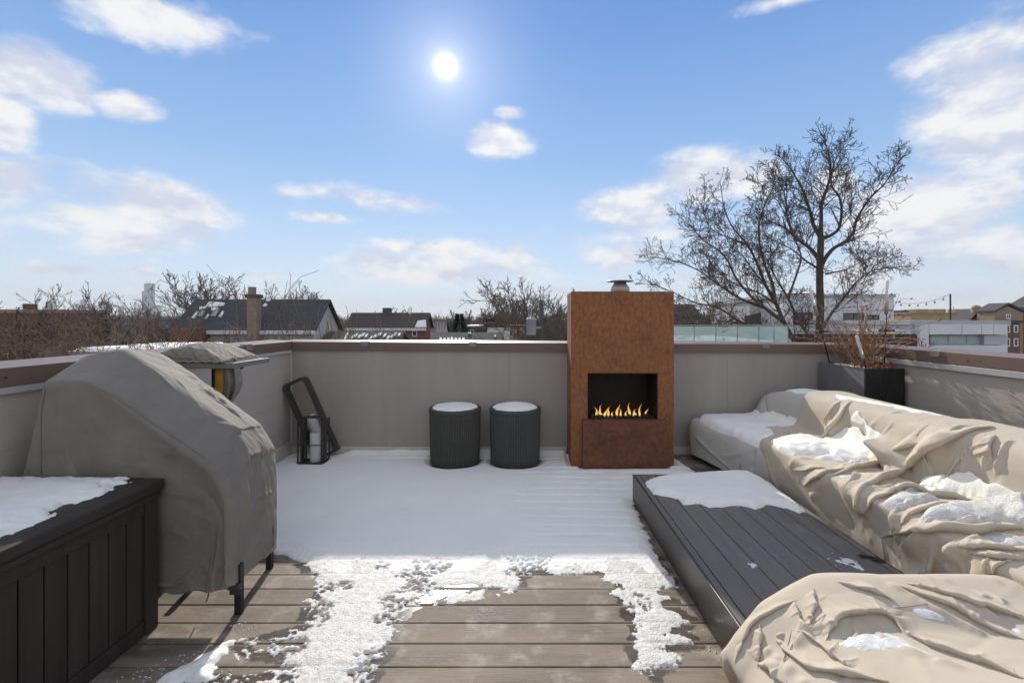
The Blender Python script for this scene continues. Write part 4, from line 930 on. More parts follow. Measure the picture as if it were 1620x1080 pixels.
# near section with heaped folds
sc_ = thing('covered_sofa', (2.7, 2.4, 0), 'near sofa section under a heavily bunched beige cover holding melting snow', 'sofa', 'covered sofas')
rows = sofa_rows([3.02, 2.9, 2.75, 2.5, 2.2, 1.95, 1.80], lambda Y: 2.045 + .12 * float(sstep(np.array(Y), 2.85, 3.02)), lambda Y: .50 - .03 * (Y > 2.95), lambda Y: .09, lambda Y: 2.56, 3.21, lambda Y: .862)
P = loft(rows, 128, 118); sg = 1 if normals(P)[60, 38, 2] > 0 else -1; T0 = P
P = add_folds(P, [(Z2([(220, 950), (260, 860), (420, 740), (700, 570), (950, 430), (1150, 330), (1380, 280)]), 0.045, 0.126), (Z3([(120, 330), (240, 190), (420, 70), (560, 40), (700, 110), (1050, 180), (1380, 165)]), 0.032, 0.101),
                  (Z3([(450, 440), (540, 330), (640, 260), (900, 210), (1200, 180)]), 0.030, 0.085), (Z3([(310, 515), (480, 470), (800, 440), (1330, 420), (1620, 410)]), 0.035, 0.092), (Z3([(990, 540), (1010, 590), (1300, 610), (1620, 620)]), 0.028, 0.085),
                  (Z3([(420, 550), (800, 600), (1100, 640), (1620, 660)]), 0.030, -0.085), (Z3([(1040, 660), (1300, 690), (1620, 700)]), 0.030, 0.059), (Z3([(1220, 850), (1380, 780), (1480, 730)]), 0.025, 0.043), (Z3([(100, 230), (130, 340), (300, 520), (480, 650), (720, 900)]), 0.030, 0.034),
                  (Z2([(1340, 360), (1335, 480), (1330, 570)]), 0.050, 0.051), (Z2([(1540, 390), (1520, 480), (1400, 620)]), 0.030, 0.051), (Z2([(930, 720), (1080, 550), (1260, 380)]), 0.020, -0.030), (Z3([(200, 560), (330, 620), (500, 700)]), 0.020, 0.034)], sg)
P = drape(T0, P, .025, .035, seed=13, sgn=sg); P = creases(P, 60, 2.3, 13, sg, (.12, .45), (.006, .012), (.002, .006)); PC = P
co = cloth_obj('fabric_cover', P, M['cover'], sc_)
for k, (ln_, wu, wd, h) in enumerate([(Z2([(205, 1000), (215, 930), (300, 820), (450, 720), (700, 570), (950, 430), (1150, 330), (1380, 275)]), .20, .12, .100), (Z3([(110, 330), (230, 190), (420, 70), (560, 35), (720, 110), (1050, 180), (1380, 165)]), .09, .07, .065),
        (Z3([(440, 450), (540, 340), (640, 265), (900, 215), (1250, 180)]), .08, .06, .050), (Z3([(300, 520), (480, 470), (800, 440), (1330, 420), (1700, 410)]), .12, .13, .085), (Z3([(960, 596), (1100, 604), (1300, 612), (1700, 622)]), .07, .08, .045),
        (Z3([(1040, 665), (1300, 695), (1700, 710)]), .07, .06, .040), (Z3([(1220, 860), (1380, 785), (1500, 725)]), .06, .05, .035), (Z2([(1320, 580), (1340, 470), (1360, 350)]), .10, .06, .045)]): swag(P, sg, ln_, wu, wd, h * .72, co, M['cover'], 30 + k)
snow_shell('snow_patch', PC, [Z2([(720, 800), (900, 740), (1170, 690), (1220, 760), (1330, 820), (1400, 810), (1600, 880), (1650, 1000), (1400, 930), (1280, 900), (1100, 900), (850, 860)])], .05, sg, 'grey shaded snow in the hollow of the near sofa cover', 26, rag=4)
snow_shell('snow_patch', PC, [Z3([(640, 370), (720, 290), (900, 240), (1200, 215), (1400, 190), (1620, 140), (1700, 400), (1500, 400), (1300, 405), (900, 400), (650, 430)])], .05, sg, 'bright granular snow on the near sofa seat', 27, matname='wet_snow', rag=5, grain=.006)
snow_shell('snow_patch', PC, [Z3([(270, 270), (350, 170), (480, 130), (720, 140), (900, 180), (700, 230), (520, 270), (350, 300), (220, 340)])], .04, sg, 'small granular snow pocket inside the looped fold of the near sofa cover', 28, matname='wet_snow', rag=5, grain=.005)
snow_shell('snow_patch', PC, [Z3([(1080, 560), (1250, 490), (1500, 480), (1700, 530), (1700, 600), (1400, 600), (1100, 590)])], .014, sg, 'glittering slush along the front fold of the near sofa cover', 29, matname='wet_snow', rag=6, grain=.006)
st = on_surface(P, Z2([(920, 735), (1000, 640), (1090, 540), (1190, 420), (1280, 340)])); MB().tube([Vector(p) + Vector((-.004, -.004, .002)) for p in st], .0015, 5).build('seam', M['stitch'], sc_)
# return section in the front
sd_ = thing('covered_sofa', (1.7, 1.5, 0), 'front sofa section under a rumpled beige cover with slush, nearest the viewer', 'sofa', 'covered sofas')
R = []
for X, zt, yf in ((.890, .02, 1.80), (.878, .18, 1.82), (.90, .27, 1.85), (.975, .325, 1.89), (1.12, .395, 1.935), (1.32, .452, 1.962), (1.6, .452, 1.955), (1.9, .45, 1.95), (2.3, .455, 1.945), (2.9, .45, 1.94)):
    hollow = .05 * math.exp(-((X - 1.45) / .35) ** 2)
    zf = min(zt, .25)
    R.append([(X, yf - .01, min(.08, zt)), (X, yf, zt * .55), (X, yf - .015, zt - .03), (X, yf - .07, zt), (X + .01, yf - .20, zt - .01), (X + .01, yf - .32, zt - hollow), (X + .01, yf - .48, zt - hollow * .8), (X, 1.32, zt - .01), (X, 1.18, zt + .01), (X, 1.02, zt), (X, .95, zt * .6), (X, .94, min(.08, zt))])
P = loft(R, 125, 175); sg = 1 if normals(P)[110, 50, 2] > 0 else -1; T0 = P
P = add_folds(P, [(Z4([(175, 290), (175, 430), (190, 640)]), 0.019, 0.049), (Z4([(290, 250), (390, 190), (500, 120), (620, 75), (760, 65)]), 0.031, 0.043), (Z4([(450, 350), (610, 235), (740, 240), (780, 190)]), 0.015, 0.024), (Z4([(560, 430), (640, 280), (860, 250), (940, 320), (1010, 400)]), 0.031, 0.055),
                  (Z4([(390, 340), (540, 440), (620, 510), (740, 590)]), 0.019, 0.037), (Z4([(920, 320), (1060, 410), (1300, 500), (1560, 600)]), 0.022, 0.049), (Z4([(930, 100), (1100, 160), (1200, 215), (1400, 320), (1560, 390)]), 0.022, 0.043), (Z4([(1060, 120), (1300, 200), (1620, 300)]), 0.028, 0.061),
                  (Z4([(1220, 115), (1400, 110), (1620, 110)]), 0.025, 0.037), (Z4([(1400, 160), (1500, 200), (1620, 230)]), 0.019, -0.037), (Z4([(350, 560), (520, 570), (800, 620)]), 0.019, 0.037), (Z4([(880, 480), (850, 600), (840, 640)]), 0.009, 0.015), (Z4([(720, 150), (640, 200)]), 0.019, 0.024),
                  (Z4([(660, 500), (800, 470), (980, 480), (1200, 520)]), 0.019, 0.015)], sg)
P = drape(T0, P, .03, .045, seed=14, sgn=sg, amp=.010, wl=2.5); P = creases(P, 60, 2.3, 14, sg, (.12, .45), (.006, .012), (.002, .006)); PD = P
co = cloth_obj('fabric_cover', P, M['cover'], sd_)
for k, (ln_, wu, wd, h) in enumerate([(Z4([(66, 560), (110, 420), (180, 300), (300, 245), (420, 180)]), .05, .05, .034), (Z4([(385, 195), (405, 280), (450, 350), (540, 420)]), .05, .05, .036), (Z4([(190, 520), (270, 560), (340, 640)]), .05, .05, .034), (Z4([(500, 130), (520, 220), (470, 330)]), .05, .04, .028), (Z4([(620, 80), (700, 130), (860, 150), (960, 210)]), .06, .05, .034), (Z4([(200, 300), (215, 420), (205, 560)]), .04, .05, .030), (Z4([(540, 440), (600, 330), (660, 270), (860, 245), (950, 330), (1010, 400)]), .09, .07, .055), (Z4([(380, 340), (460, 380), (540, 440), (640, 520), (760, 600)]), .06, .05, .036), (Z4([(930, 320), (1060, 410), (1300, 500), (1640, 620)]), .08, .06, .042),
        (Z4([(900, 100), (1060, 150), (1200, 215), (1400, 325), (1640, 410)]), .08, .06, .040), (Z4([(1000, 100), (1200, 160), (1400, 220), (1700, 320)]), .07, .08, .050), (Z4([(340, 570), (440, 555), (600, 580), (900, 630)]), .06, .06, .040)]): swag(P, sg, ln_, wu, wd, h * .62, co, M['cover'], 50 + k)
for line in ([(455, 355), (560, 265), (610, 238), (735, 242), (780, 190)], [(385, 345), (345, 450), (310, 560)], [(405, 345), (365, 450), (325, 560)], [(905, 235), (1000, 220), (1120, 215)]):
    s_ = on_surface(P, Z4(line)); MB().tube([Vector(p) + Vector((0, -.002, .003)) for p in s_], .0012, 5).build('seam', M['stitch'], sd_)
snow_shell('slush', PD, [Z4([(560, 440), (700, 390), (880, 375), (960, 390), (1010, 430), (1080, 460), (1240, 530), (1000, 470), (880, 480), (700, 470)])], .006, sg, 'thin glittering slush in the hollow of the front sofa cover', 30, matname='ice', rag=5, grain=.006)
snow_shell('slush', PD, [Z4([(950, 250), (1010, 235), (1120, 245), (1200, 270), (1300, 310), (1180, 320), (1050, 290)])], .006, sg, 'small icy patch above the fold of the front sofa cover', 31, matname='ice', rag=5, grain=.006)
snow_shell('slush', PD, [Z4([(1400, 310), (1500, 320), (1620, 360), (1620, 400), (1480, 350)])], .006, sg, 'icy streak in the groove at the edge of the front sofa cover', 32, matname='ice', rag=5, grain=.006)
# ------------------------------------------------------------------ snow on the deck and on things
def deck_snow():
    edge = [gp(*p, .01) for p in [(440, 868), (452, 872), (470, 885), (488, 893), (497, 905), (503, 920), (497, 938), (482, 952), (484, 972), (470, 990), (440, 1000), (385, 1005), (355, 1022), (400, 1040), (480, 1048), (470, 1062), (390, 1058), (330, 1068), (310, 1085), (300, 1140), (560, 1140),
            (585, 1100), (600, 1075), (600, 1050), (612, 1020), (625, 1000), (640, 982), (655, 962), (672, 948), (690, 938), (700, 932), (730, 927), (762, 924), (792, 926), (806, 932), (824, 926), (828, 910), (850, 907), (900, 906), (945, 904),
            (958, 910), (976, 922), (968, 932), (986, 944), (986, 960), (1004, 984), (998, 1010), (1008, 1034), (1002, 1052), (1022, 1058), (1034, 1062), (1046, 1054), (1072, 1052), (1074, 1040), (1050, 1026), (1060, 1020), (1098, 1014), (1086, 1006), (1056, 998), (1062, 990), (1090, 980), (1072, 970), (1046, 958), (1040, 948), (1062, 946), (1042, 938), (1036, 930), (1066, 924), (1064, 908), (1050, 896), (1040, 882), (1030, 860), (1020, 835), (1010, 810), (1000, 790)]]
    edge += [(.905, 3.84), (1.3, 3.95), (1.75, 4.05), (1.70, 4.6), (1.62, 5.165), (XL + .015, 5.165), (XL + .015, 2.98), (-2.2, 3.0), (-1.75, 3.0), (-1.58, 2.98)]
    def height(X, Y):
        sd = sd_poly(np.stack([X, Y], -1), edge)
        near = sstep(Y, 3.05, 2.75)                     # melting, granular zone in the sun
        sd = sd + (fbm(X * 10, Y * 15, 3, 4, .5) - .5) * (.05 + (.06 - .035 * sstep(X, .1, .3)) * near) + (.006 + .006 * sstep(X, .1, .3)) * near
        h = .034 * np.clip(sd / .10, 0, 1) ** .55 * (.8 + .4 * fbm(X * 2.5, Y * 2.5, 9, 3)) + .014 * (fbm(X * 1.3, Y * 1.6, 2, 3) - .35)
        h = h * (1 - .73 * near)
        h += near * (.0042 * (fbm(X * 60, Y * 60, 11, 2, .7) - .5) + .006 * (fbm(X * 11, Y * 11, 13, 3) - .5)) + .003 * (fbm(X * 9, Y * 9, 12, 3) - .5)
        ph = (Y - GAP0) / PITCH; g = np.abs(ph - np.round(ph)) * PITCH      # the gaps between the boards print through, most of all towards the fireplace
        row = np.round(ph)
        wgt = sstep(X, -.15, .30) * sstep(Y, 4.75, 4.5) * sstep(Y, 2.95, 3.1) * (.25 + .75 * sstep(fbm(X * 2.2, row * 3.3, 40, 2), .42, .55)) + .07 * near
        wgt = wgt + .35 * sstep(X, .9, 1.1)
        h -= wgt * np.exp(-(g / .011) ** 2) * (.018 + .022 * sstep(fbm(X * 6, row * 1.7, 5, 3), .50, .56))
        h -= .003 * sstep(fbm(X * 34, Y * 40, 55, 2, .6), .52, .66) * sstep(.06 - sd, 0, .05) * near + .012 * near * sstep(fbm(X * 3.5, Y * 5, 58, 3), .54, .66) * sstep(fbm(X * 50, Y * 50, 57, 2), .35, .6)
        h -= .05 * np.exp(-(g / .007) ** 2) * sstep(X, -.05, .10) * sstep(.62 - X, 0, .12) * sstep(Y, 3.0, 3.06) * sstep(3.75 - Y, 0, .2) * sstep(fbm(X * 5, row * 2.9, 83, 3), .47, .55)
        for (bx0, bx1, by) in ((.585, 1.46, 4.60), (.48, 1.555, 4.69)): h *= 1 - .9 * sstep(X, bx0 - .05, bx0) * sstep(bx1 + .05 - X, 0, .05) * sstep(Y, by - .05, by)
        for _, px_, py_, pr in poufs: h *= sstep(np.hypot(X - px_, Y - py_), pr - .01, pr + .07)
        h *= 1 - .95 * sstep(X, -2.42, -2.36) * sstep(-2.07 - X, 0, .05) * sstep(Y, 4.68, 4.74) * sstep(5.0 - Y, 0, .1)
        drift = sstep(Y, 4.97, 5.10) * sstep(X, -2.05, -1.9); h = h + .05 * drift * (h > .004) * (.6 + .8 * fbm(X * 3, Y * 3, 77, 2))
        h -= .05 * np.exp(-((Y - 4.93 + .02 * np.sin(X * 3)) / .016) ** 2) * sstep(X, -1.9, -1.5) * sstep(.45 - X, 0, .2) * (Y > 4.8) * (.5 + .5 * sstep(fbm(X * 4, Y, 91, 2), .4, .55))
        return h, (h > .0012) & (sd > 0)
    VV, FF, base = [], [], 0
    for (y0, y1, c) in ((1.70, 3.0, .0055), (2.996, 5.155, .008)):
        xs = np.arange(-2.64, 1.80, c); ys = np.arange(y0, y1, c); X, Y = np.meshgrid(xs, ys, indexing='ij')
        h, ok = height(X, Y); z = np.where(ok, h, -.003)                    # the sheet's rim goes down to the boards
        keep = ok[:-1, :-1] | ok[1:, :-1] | ok[:-1, 1:] | ok[1:, 1:]
        V, Fc = compact(np.stack([X, Y, z], -1).reshape(-1, 3), grid_faces(len(xs), len(ys), keep)); VV.append(V); FF.append(Fc + base); base += len(V)
    o = obj('snow', np.concatenate(VV), np.concatenate(FF), M['snow'], None, True); 
    o.data.materials.append(M['wet_snow']); C_ = np.empty(len(o.data.polygons) * 3); o.data.polygons.foreach_get('center', C_); C_ = C_.reshape(-1, 3)
    wet = (C_[:, 1] + .35 * (fbm(C_[:, 0] * 9, C_[:, 1] * 9, 66, 3) - .5) < 2.80).astype(np.int32); o.data.polygons.foreach_set('material_index', wet)
    tag(o, 'snow blanket lying over the deck boards, melting in front', 'snow', None, 'stuff')
    # meltwater darkening the boards round the melting edge
    c = .010; xs = np.arange(-2.2, .92, c); ys = np.arange(1.70, 2.95, c); X, Y = np.meshgrid(xs, ys, indexing='ij'); sd = sd_poly(np.stack([X, Y], -1), edge)
    ph = (Y - GAP0) / PITCH; g = (ph - np.floor(ph)) * PITCH
    ok = (sd + .16 * (fbm(X * 5, Y * 9, 201, 4) - .62) > -.05) & (sd < .06) & (g > .012) & (g < PITCH - .008) & ~((X < -1.8) & (Y < 2.3))
    keep = ok[:-1, :-1] & ok[1:, :-1] & ok[:-1, 1:] & ok[1:, 1:]
    V, Fc = compact(np.stack([X, Y, X * 0 + .0022], -1).reshape(-1, 3), grid_faces(len(xs), len(ys), keep))
    tag(obj('meltwater', V, Fc, M['wet_film'], None, True), 'dark film of meltwater on the boards beside the melting snow', 'water', None, 'stuff')
deck_snow()
def patch(name, poly, z, thick, label, seed, cell=.008, rag=.02, holes=.0, edge=.05, matname='snow', dome=0.0, grain=.004, inset=None):
    """A snow patch on a level top: poly in world x, y."""
    A = np.array(poly); x0, y0 = A.min(0) - .03; x1, y1 = A.max(0) + .03
    X, Y = np.meshgrid(np.arange(x0, x1, cell), np.arange(y0, y1, cell), indexing='ij')
    sd0 = sd_poly(np.stack([X, Y], -1), poly); sd = sd0 + (fbm(X * 18, Y * 18, seed, 4) - .5) * rag * 2
    sd = np.where(sd0 > -rag, sd, -1)
    h = thick * np.clip(sd / edge, 0, 1) ** .6 * (.8 + .4 * fbm(X * 5, Y * 5, seed + 1, 3)) + grain * (fbm(X * 40, Y * 40, seed + 2, 2) - .5) + dome * np.clip(sd / (A.max(0) - A.min(0)).min() * 2, 0, 1)
    if holes: h -= thick * 1.5 * sstep(fbm(X * 20, Y * 20, seed + 3, 4), 1 - holes, 1 - holes + .12) * sstep(.10 - sd, 0, .08)
    ok = (h > .0012) & (sd > 0)
    keep = ok[:-1, :-1] | ok[1:, :-1] | ok[:-1, 1:] | ok[1:, 1:]
    P = np.stack([X, Y, z + np.where(ok, h, -.003)], -1); V, Fc = compact(P.reshape(-1, 3), grid_faces(X.shape[0], X.shape[1], keep))
    return tag(obj(name, V, Fc, M[matname], None, True), label, 'snow', None, 'stuff')
for (t, X, Y, R_), lb in zip(poufs, ('low snow mound on the charcoal stool lid', 'low snow mound on the dark green stool lid')):
    patch('snow_cap', [(X + (R_ - .03) * math.cos(a), Y + (R_ - .03) * math.sin(a)) for a in np.linspace(0, 2 * math.pi, 40, endpoint=False)], .590, .018, lb, int(X * 100) + 300, rag=.014, dome=.020 if X < -.4 else .034, grain=.004)
zl = BZ + .060
lidpoly = [gp(x, y, zl) for x, y in [(205, 766), (195, 772), (150, 790), (90, 812), (40, 832), (0, 850)]]
lidpoly = [(-1.90, 2.285), (-1.96, 2.18), (-1.905, 2.08), (-1.93, 1.95), (-1.895, 1.80), (-1.90, 1.6), (-1.88, 1.2), (-1.89, .72), (-2.61, .72), (-2.615, 2.285)]
patch('snow_cap', lidpoly, zl - .002, .035, 'snow on the lid of the dark storage box, thinning at its edge', 410, rag=.03, holes=.48, edge=.14)
pp = [gp(1000 + x / 2.613, 720 + y / 2.613, PZ) for x, y in [(55, 110), (100, 92), (250, 75), (400, 68), (480, 70), (540, 95), (600, 140), (680, 200), (715, 232), (690, 238), (640, 220), (600, 210), (560, 205), (510, 225), (480, 215), (440, 208), (380, 212), (320, 215), (280, 200), (210, 205), (190, 180), (110, 165), (90, 160), (60, 130)]]
patch('snow_cap', pp, PZ - .001, .034, 'wide snow slab on the far end of the plank platform', 420, rag=.012, edge=.06)
patch('ice_patch', [gp(1000 + x / 2.613, 720 + y / 2.613, PZ) for x, y in [(800, 400), (860, 405), (930, 440), (985, 480), (990, 495), (900, 490), (850, 460), (810, 425)]], PZ, .004, 'speckled ice patch on the plank platform near the front sofa', 430, cell=.006, rag=.035, holes=.55, edge=.1, matname='ice', grain=.006)
patch('ice_patch', [gp(1000 + x / 2.613, 720 + y / 2.613, PZ) for x, y in [(470, 440), (500, 440), (525, 462), (500, 468), (480, 458)]], PZ, .003, 'small white ice smear in the middle of the plank platform', 431, cell=.006, rag=.012, edge=.03, matname='ice')
# a wet dead leaf or twig pile on the platform
m = MB(); r = random.Random(3)
for i in range(26):
    px, py = r.uniform(945, 1035), 0; t_ = (px - 945) / 90; py = 418 + 24 * t_ + r.uniform(-5, 5)
    x, y = gp(1000 + px / 2.613, 720 + py / 2.613, PZ); a = r.uniform(-.5, .5) - .5; l = r.uniform(.012, .03); z = PZ + r.uniform(.003, .010)
    m.add([(x - l * math.cos(a), y - l * math.sin(a), z), (x - .006 * math.sin(a), y + .006 * math.cos(a), z + .004), (x + l * math.cos(a), y + l * math.sin(a), z), (x + .006 * math.sin(a), y - .006 * math.cos(a), z + .002)], [(0, 1, 2, 3)])
tag(m.build('wet_leaves', M['soil']), 'small dark clump of wet leaves on the plank platform', 'leaves', None, 'stuff')
# scattered crumbs of snow and ice on the boards
m = MB(); r = random.Random(8); spots = [gp(*p) for p in [(392, 990), (398, 995), (388, 986), (760, 968), (772, 972), (785, 962), (330, 1030), (300, 1040), (350, 1060), (740, 942), (760, 938), (720, 944), (700, 945), (1100, 960), (1085, 1000), (1110, 1025), (250, 1060), (230, 1072)]]
for i in range(260):
    s = spots[r.randrange(len(spots))]; x = s[0] + r.gauss(0, .05); y = s[1] + r.gauss(0, .022); q = r.uniform(.0015, .005)
    if x > PX0 - .01: continue
    m.add([(x - q, y - q * r.uniform(.5, 1.2), .0005), (x + q * r.uniform(.5, 1.3), y - q, .0005), (x + q, y + q * r.uniform(.5, 1), .0005), (x - q * r.uniform(.5, 1), y + q, .0005), (x, y, q * .9)], [(0, 1, 4), (1, 2, 4), (2, 3, 4), (3, 0, 4)])
tag(m.build('snow_crumbs', M['wet_snow']), 'crumbs of melting snow scattered over the boards', 'snow', None, 'stuff')
patch('snow_patch', [gp(*p) for p in [(255, 1066), (290, 1050), (330, 1030), (352, 1014), (372, 1012), (362, 1030), (340, 1052), (330, 1080), (240, 1082)]], 0, .03, 'drifted snow tongue beside the storage box', 440, rag=.03, edge=.08)
patch('snow_patch', [gp(*p) for p in [(690, 945), (720, 936), (760, 933), (790, 936), (800, 944), (760, 950), (730, 953), (690, 955)]], 0, .006, 'thin wet snow film on a deck board', 441, rag=.03, holes=.5, edge=.06, matname='wet_snow')

# ------------------------------------------------------------------ planter, shrub and garden torches
pl_ = thing('planter_box', (3.51, 4.76, 0), 'tall charcoal planter box in the corner behind the far sofa', 'planter')
QX0, QX1, QY0, QY1, QZ = 3.322, 3.700, 4.42, 5.13, 1.050
MB().bbox(QX0, QX0 + .025, QY0 + .026, QY1, .0, QZ, .004).bbox(QX1 - .025, QX1, QY0 + .026, QY1, .0, QZ, .004).bbox(QX0 + .026, QX1 - .026, QY1 - .025, QY1, .0, QZ, .004).build('shell', M['planter'], pl_)
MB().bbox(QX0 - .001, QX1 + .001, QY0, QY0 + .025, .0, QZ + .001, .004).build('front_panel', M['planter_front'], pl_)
MB().box(QX0 + .026, QX1 - .026, QY0 + .026, QY1 - .026, .9, QZ - .05).build('soil', M['soil'], pl_)
patch('snow_cap', [(QX0 + .03, QY0 + .25), (QX0 + .2, QY0 + .12), (QX1 - .1, QY0 + .2), (QX1 - .05, QY1 - .1), (QX0 + .05, QY1 - .08)], QZ - .05, .045, 'snow on the soil inside the corner planter', 450, rag=.03)
sh = thing('dry_shrub', (3.5, 4.75, QZ - .05), 'dry shrub with rust-orange leaves growing from the charcoal planter', 'shrub')
ms_, ml_ = MB(), MB(); r = random.Random(12)
def leaf(m, p, s, r):
    d = Vector((r.uniform(-1, 1), r.uniform(-1, 1), r.uniform(-1, .6))).normalized(); a = d.orthogonal().normalized(); a.rotate(Matrix.Rotation(r.uniform(0, 6.28), 3, d)); w = a * (s * .38); n = d.cross(a) * s * .15
    m.add([p, p + d * s * .5 + w + n, p + d * s, p + d * s * .5 - w + n], [(0, 1, 2, 3)])
for i in range(72):
    bx_, by_ = r.uniform(QX0 + .08, QX1 - .08), r.uniform(QY0 + .10, QY1 - .15)
    az = r.uniform(0, 6.283); lean = r.uniform(.25, 1.35); ln = r.uniform(.40, .88)
    if math.cos(az) < -.3: lean *= 1.15; ln *= 1.1
    if r.random() < .10: lean = .22; ln = r.uniform(.7, .9); az = r.uniform(-.6, .6)
    pts = []; p = Vector((bx_, by_, QZ - .05)); d = Vector((math.cos(az) * lean * .45, math.sin(az) * lean * .45, 1)).normalized(); n = 9
    for k in range(n):
        pts.append(p.copy()); p = p + d * (ln / (n - 1)); d = (d + Vector((math.cos(az) * lean * .16 + r.gauss(0, .06), math.sin(az) * lean * .16 + r.gauss(0, .06), -.02 * lean + r.gauss(0, .04)))).normalized()
        if p.y > YB - .06 and p.z < 1.3: p.y = YB - .06
        if p.x > XR - .06 and p.z < 1.28: p.x = XR - .06
    ms_.tube(pts, [.0042 - .003 * k / n for k in range(n)], 5)
    for k in range(3, n):
        if r.random() < .75:
            q = pts[k]; e = Vector((r.gauss(0, 1), r.gauss(0, 1), r.uniform(-.1, .9))).normalized(); l = r.uniform(.05, .16)
            tw = [q, q + e * l * .5 + Vector((0, 0, .008)), q + e * l]; ms_.tube(tw, [.0018, .0014, .0009], 4)
            for j in range(r.randint(0, 3)): leaf(ml_, tw[0] + (tw[2] - tw[0]) * r.uniform(.2, 1.05), r.uniform(.016, .034), r)
        for j in range(r.randint(0, 1)): leaf(ml_, pts[k] + Vector((r.gauss(0, .008),) * 3), r.uniform(.015, .032), r)
for i in range(140):
    leaf(ml_, Vector((r.uniform(QX0 + .05, QX1 - .03), r.uniform(QY0 + .03, QY0 + .3), QZ - .02 + r.uniform(0, .07))), r.uniform(.02, .04), r)
ms_.build('stems', M['stem'], sh); tag(ml_.build('leaves', M['leaf'], sh), kind='stuff')
def torch(px_b, py_b, px_t, py_t, Yb, Yt, frac, label, solar=None):
    b, t = at(px_b, py_b, Yb), at(px_t, py_t, Yt); b = Vector((b.x, b.y, max(b.z, QZ - .05)))
    tt = thing('garden_torch', b, label, 'torch', 'garden torches in the planter'); d = (t - b)
    P = lambda k: b + d * k
    MB().tube([P(0) - d.normalized() * .04, P(frac - .1)], .0065, 8).build('stake', M['black'], tt, True)
    MB().tube([P(frac - .14), P(frac - .13), P(frac), P(frac + .005)], [.010, .017, .017, .015], 14).build('collar', M['torch_collar'], tt, True)
    MB().tube([P(frac - .02), P(.985), P(1.0)], [.0145, .0145, .012], 14).build('glass_tube', M['torch_glass'], tt, True)
    if solar:
        c = P(solar); bm = MB().bbox(c.x - .055, c.x + .06, c.y - .045, c.y + .03, c.z - .012, c.z + .004, .004); s_ = bm.build('solar_panel', M['black'], tt)
        MB().bbox(c.x - .045, c.x + .05, c.y - .035, c.y + .02, c.z + .0045, c.z + .0065, .001, 1).build('solar_cell', M['pane'], s_)
    return tt
torch(1399, 582, 1404, 443, 4.60, 4.60, .75, 'upright garden torch with a pale glass tube, standing tallest in the shrub', solar=.43)
torch(1370, 582, 1355, 531, 4.50, 4.42, .36, 'short garden torch leaning in front of the shrub')
torch(1312, 572, 1281, 455, 4.95, 4.85, .76, 'garden torch tilted over the shrub, its panel at the coping', solar=.42)

# ------------------------------------------------------------------ bare trees
def grow(tk, tw, p, d, ln, r0, lvl, R, cfg, depth=0):
    """One branch and its offspring; thick ones go to tk, twigs to tw."""
    n = max(3, int(cfg['seg'] * (1 if lvl < 3 else .6))); pts = [p.copy()]; dd = d.copy()
    for k in range(n):
        dd = (dd + Vector((R.gauss(0, cfg['wander']), R.gauss(0, cfg['wander']), R.gauss(0, cfg['wander']) + cfg['up'] * (.5 + .5 * lvl / 3)))).normalized()
        pts.append(pts[-1] + dd * (ln / n))
    branch_from(tk, tw, pts, r0, max(r0 * .35, cfg['rmin']), lvl, R, cfg, ln)
def branch_from(tk, tw, pts, r0, r1, lvl, R, cfg, ln, start=.25, nch=None):
    n = len(pts); rs = [r0 + (r1 - r0) * (k / (n - 1)) ** .8 for k in range(n)]
    (tk if lvl <= cfg.get('thick', 1) else tw).tube(pts, rs, 7 if lvl == 0 else (5 if lvl <= 1 else 3), cap=False)
    if lvl >= cfg['levels']: return
    nc = nch if nch is not None else cfg['nch'][lvl]
    for c in range(nc):
        t = start + (1 - start) * (c + R.random()) / nc; q = t * (n - 1); i = min(int(q), n - 2); f = q - i
        p = pts[i].lerp(pts[i + 1], f); d = (pts[i + 1] - pts[i]).normalized()
        ax = d.orthogonal().normalized(); ax.rotate(Matrix.Rotation(R.uniform(0, 6.283), 3, d))
        ang = R.uniform(*cfg['ang']); nd = d.copy(); nd.rotate(Matrix.Rotation(ang, 3, ax))
        nd.y *= cfg.get('flat', 1.0); nd.normalize()
        l = ln * cfg['ratio'][lvl] * R.uniform(.6, 1.25) * (1.15 - .5 * t)
        r = rs[i] * cfg['rr'] * R.uniform(.8, 1.1)
        grow(tk, tw, p, nd, l, max(r, cfg['rmin'] * 1.2), lvl + 1, R, cfg)
def bare_tree(name, loc, h, label, cfg, seed, matname='bark', spread=.5, stems=1, group=None, r0=None, twigmat=None):
    R = random.Random(seed); tk, tw = MB(), MB(); loc = Vector(loc); r0 = r0 or h * .016
    for s in range(stems):
        a = R.uniform(0, 6.283); d = Vector((math.cos(a) * spread * (stems > 1), math.sin(a) * spread * (stems > 1), 1)).normalized()
        hh = h * cfg.get('trunk', .62) * (R.uniform(.8, 1.0) if s else 1); n = 9; pts = [loc.copy()]
        for k in range(n): d = (d + Vector((R.gauss(0, .05), R.gauss(0, .05), .06))).normalized(); pts.append(pts[-1] + d * (hh / n))
        branch_from(tk, tw, pts, r0, r0 * .25, 0, R, cfg, hh, cfg.get('start', .35))
    top = max(v[2] for v in tk.v + tw.v) - loc.z; k = h / top                # grown to the height asked for
    for mb in (tk, tw): mb.v = [(loc.x + (v[0] - loc.x) * (.5 + .5 * k), loc.y + (v[1] - loc.y) * (.5 + .5 * k), loc.z + (v[2] - loc.z) * k) for v in mb.v]
    t = thing(name, loc, label, 'tree', group)
    tk.build('trunk', M[matname], t, True); tag(tw.build('crown', M[twigmat or matname], t), kind='stuff')
    return t
CFG = dict(seg=5, wander=.13, up=.10, levels=4, thick=1, nch=[9, 6, 5, 4], ang=(.45, 1.0), ratio=[.55, .5, .5, .45], rr=.55, rmin=.008)
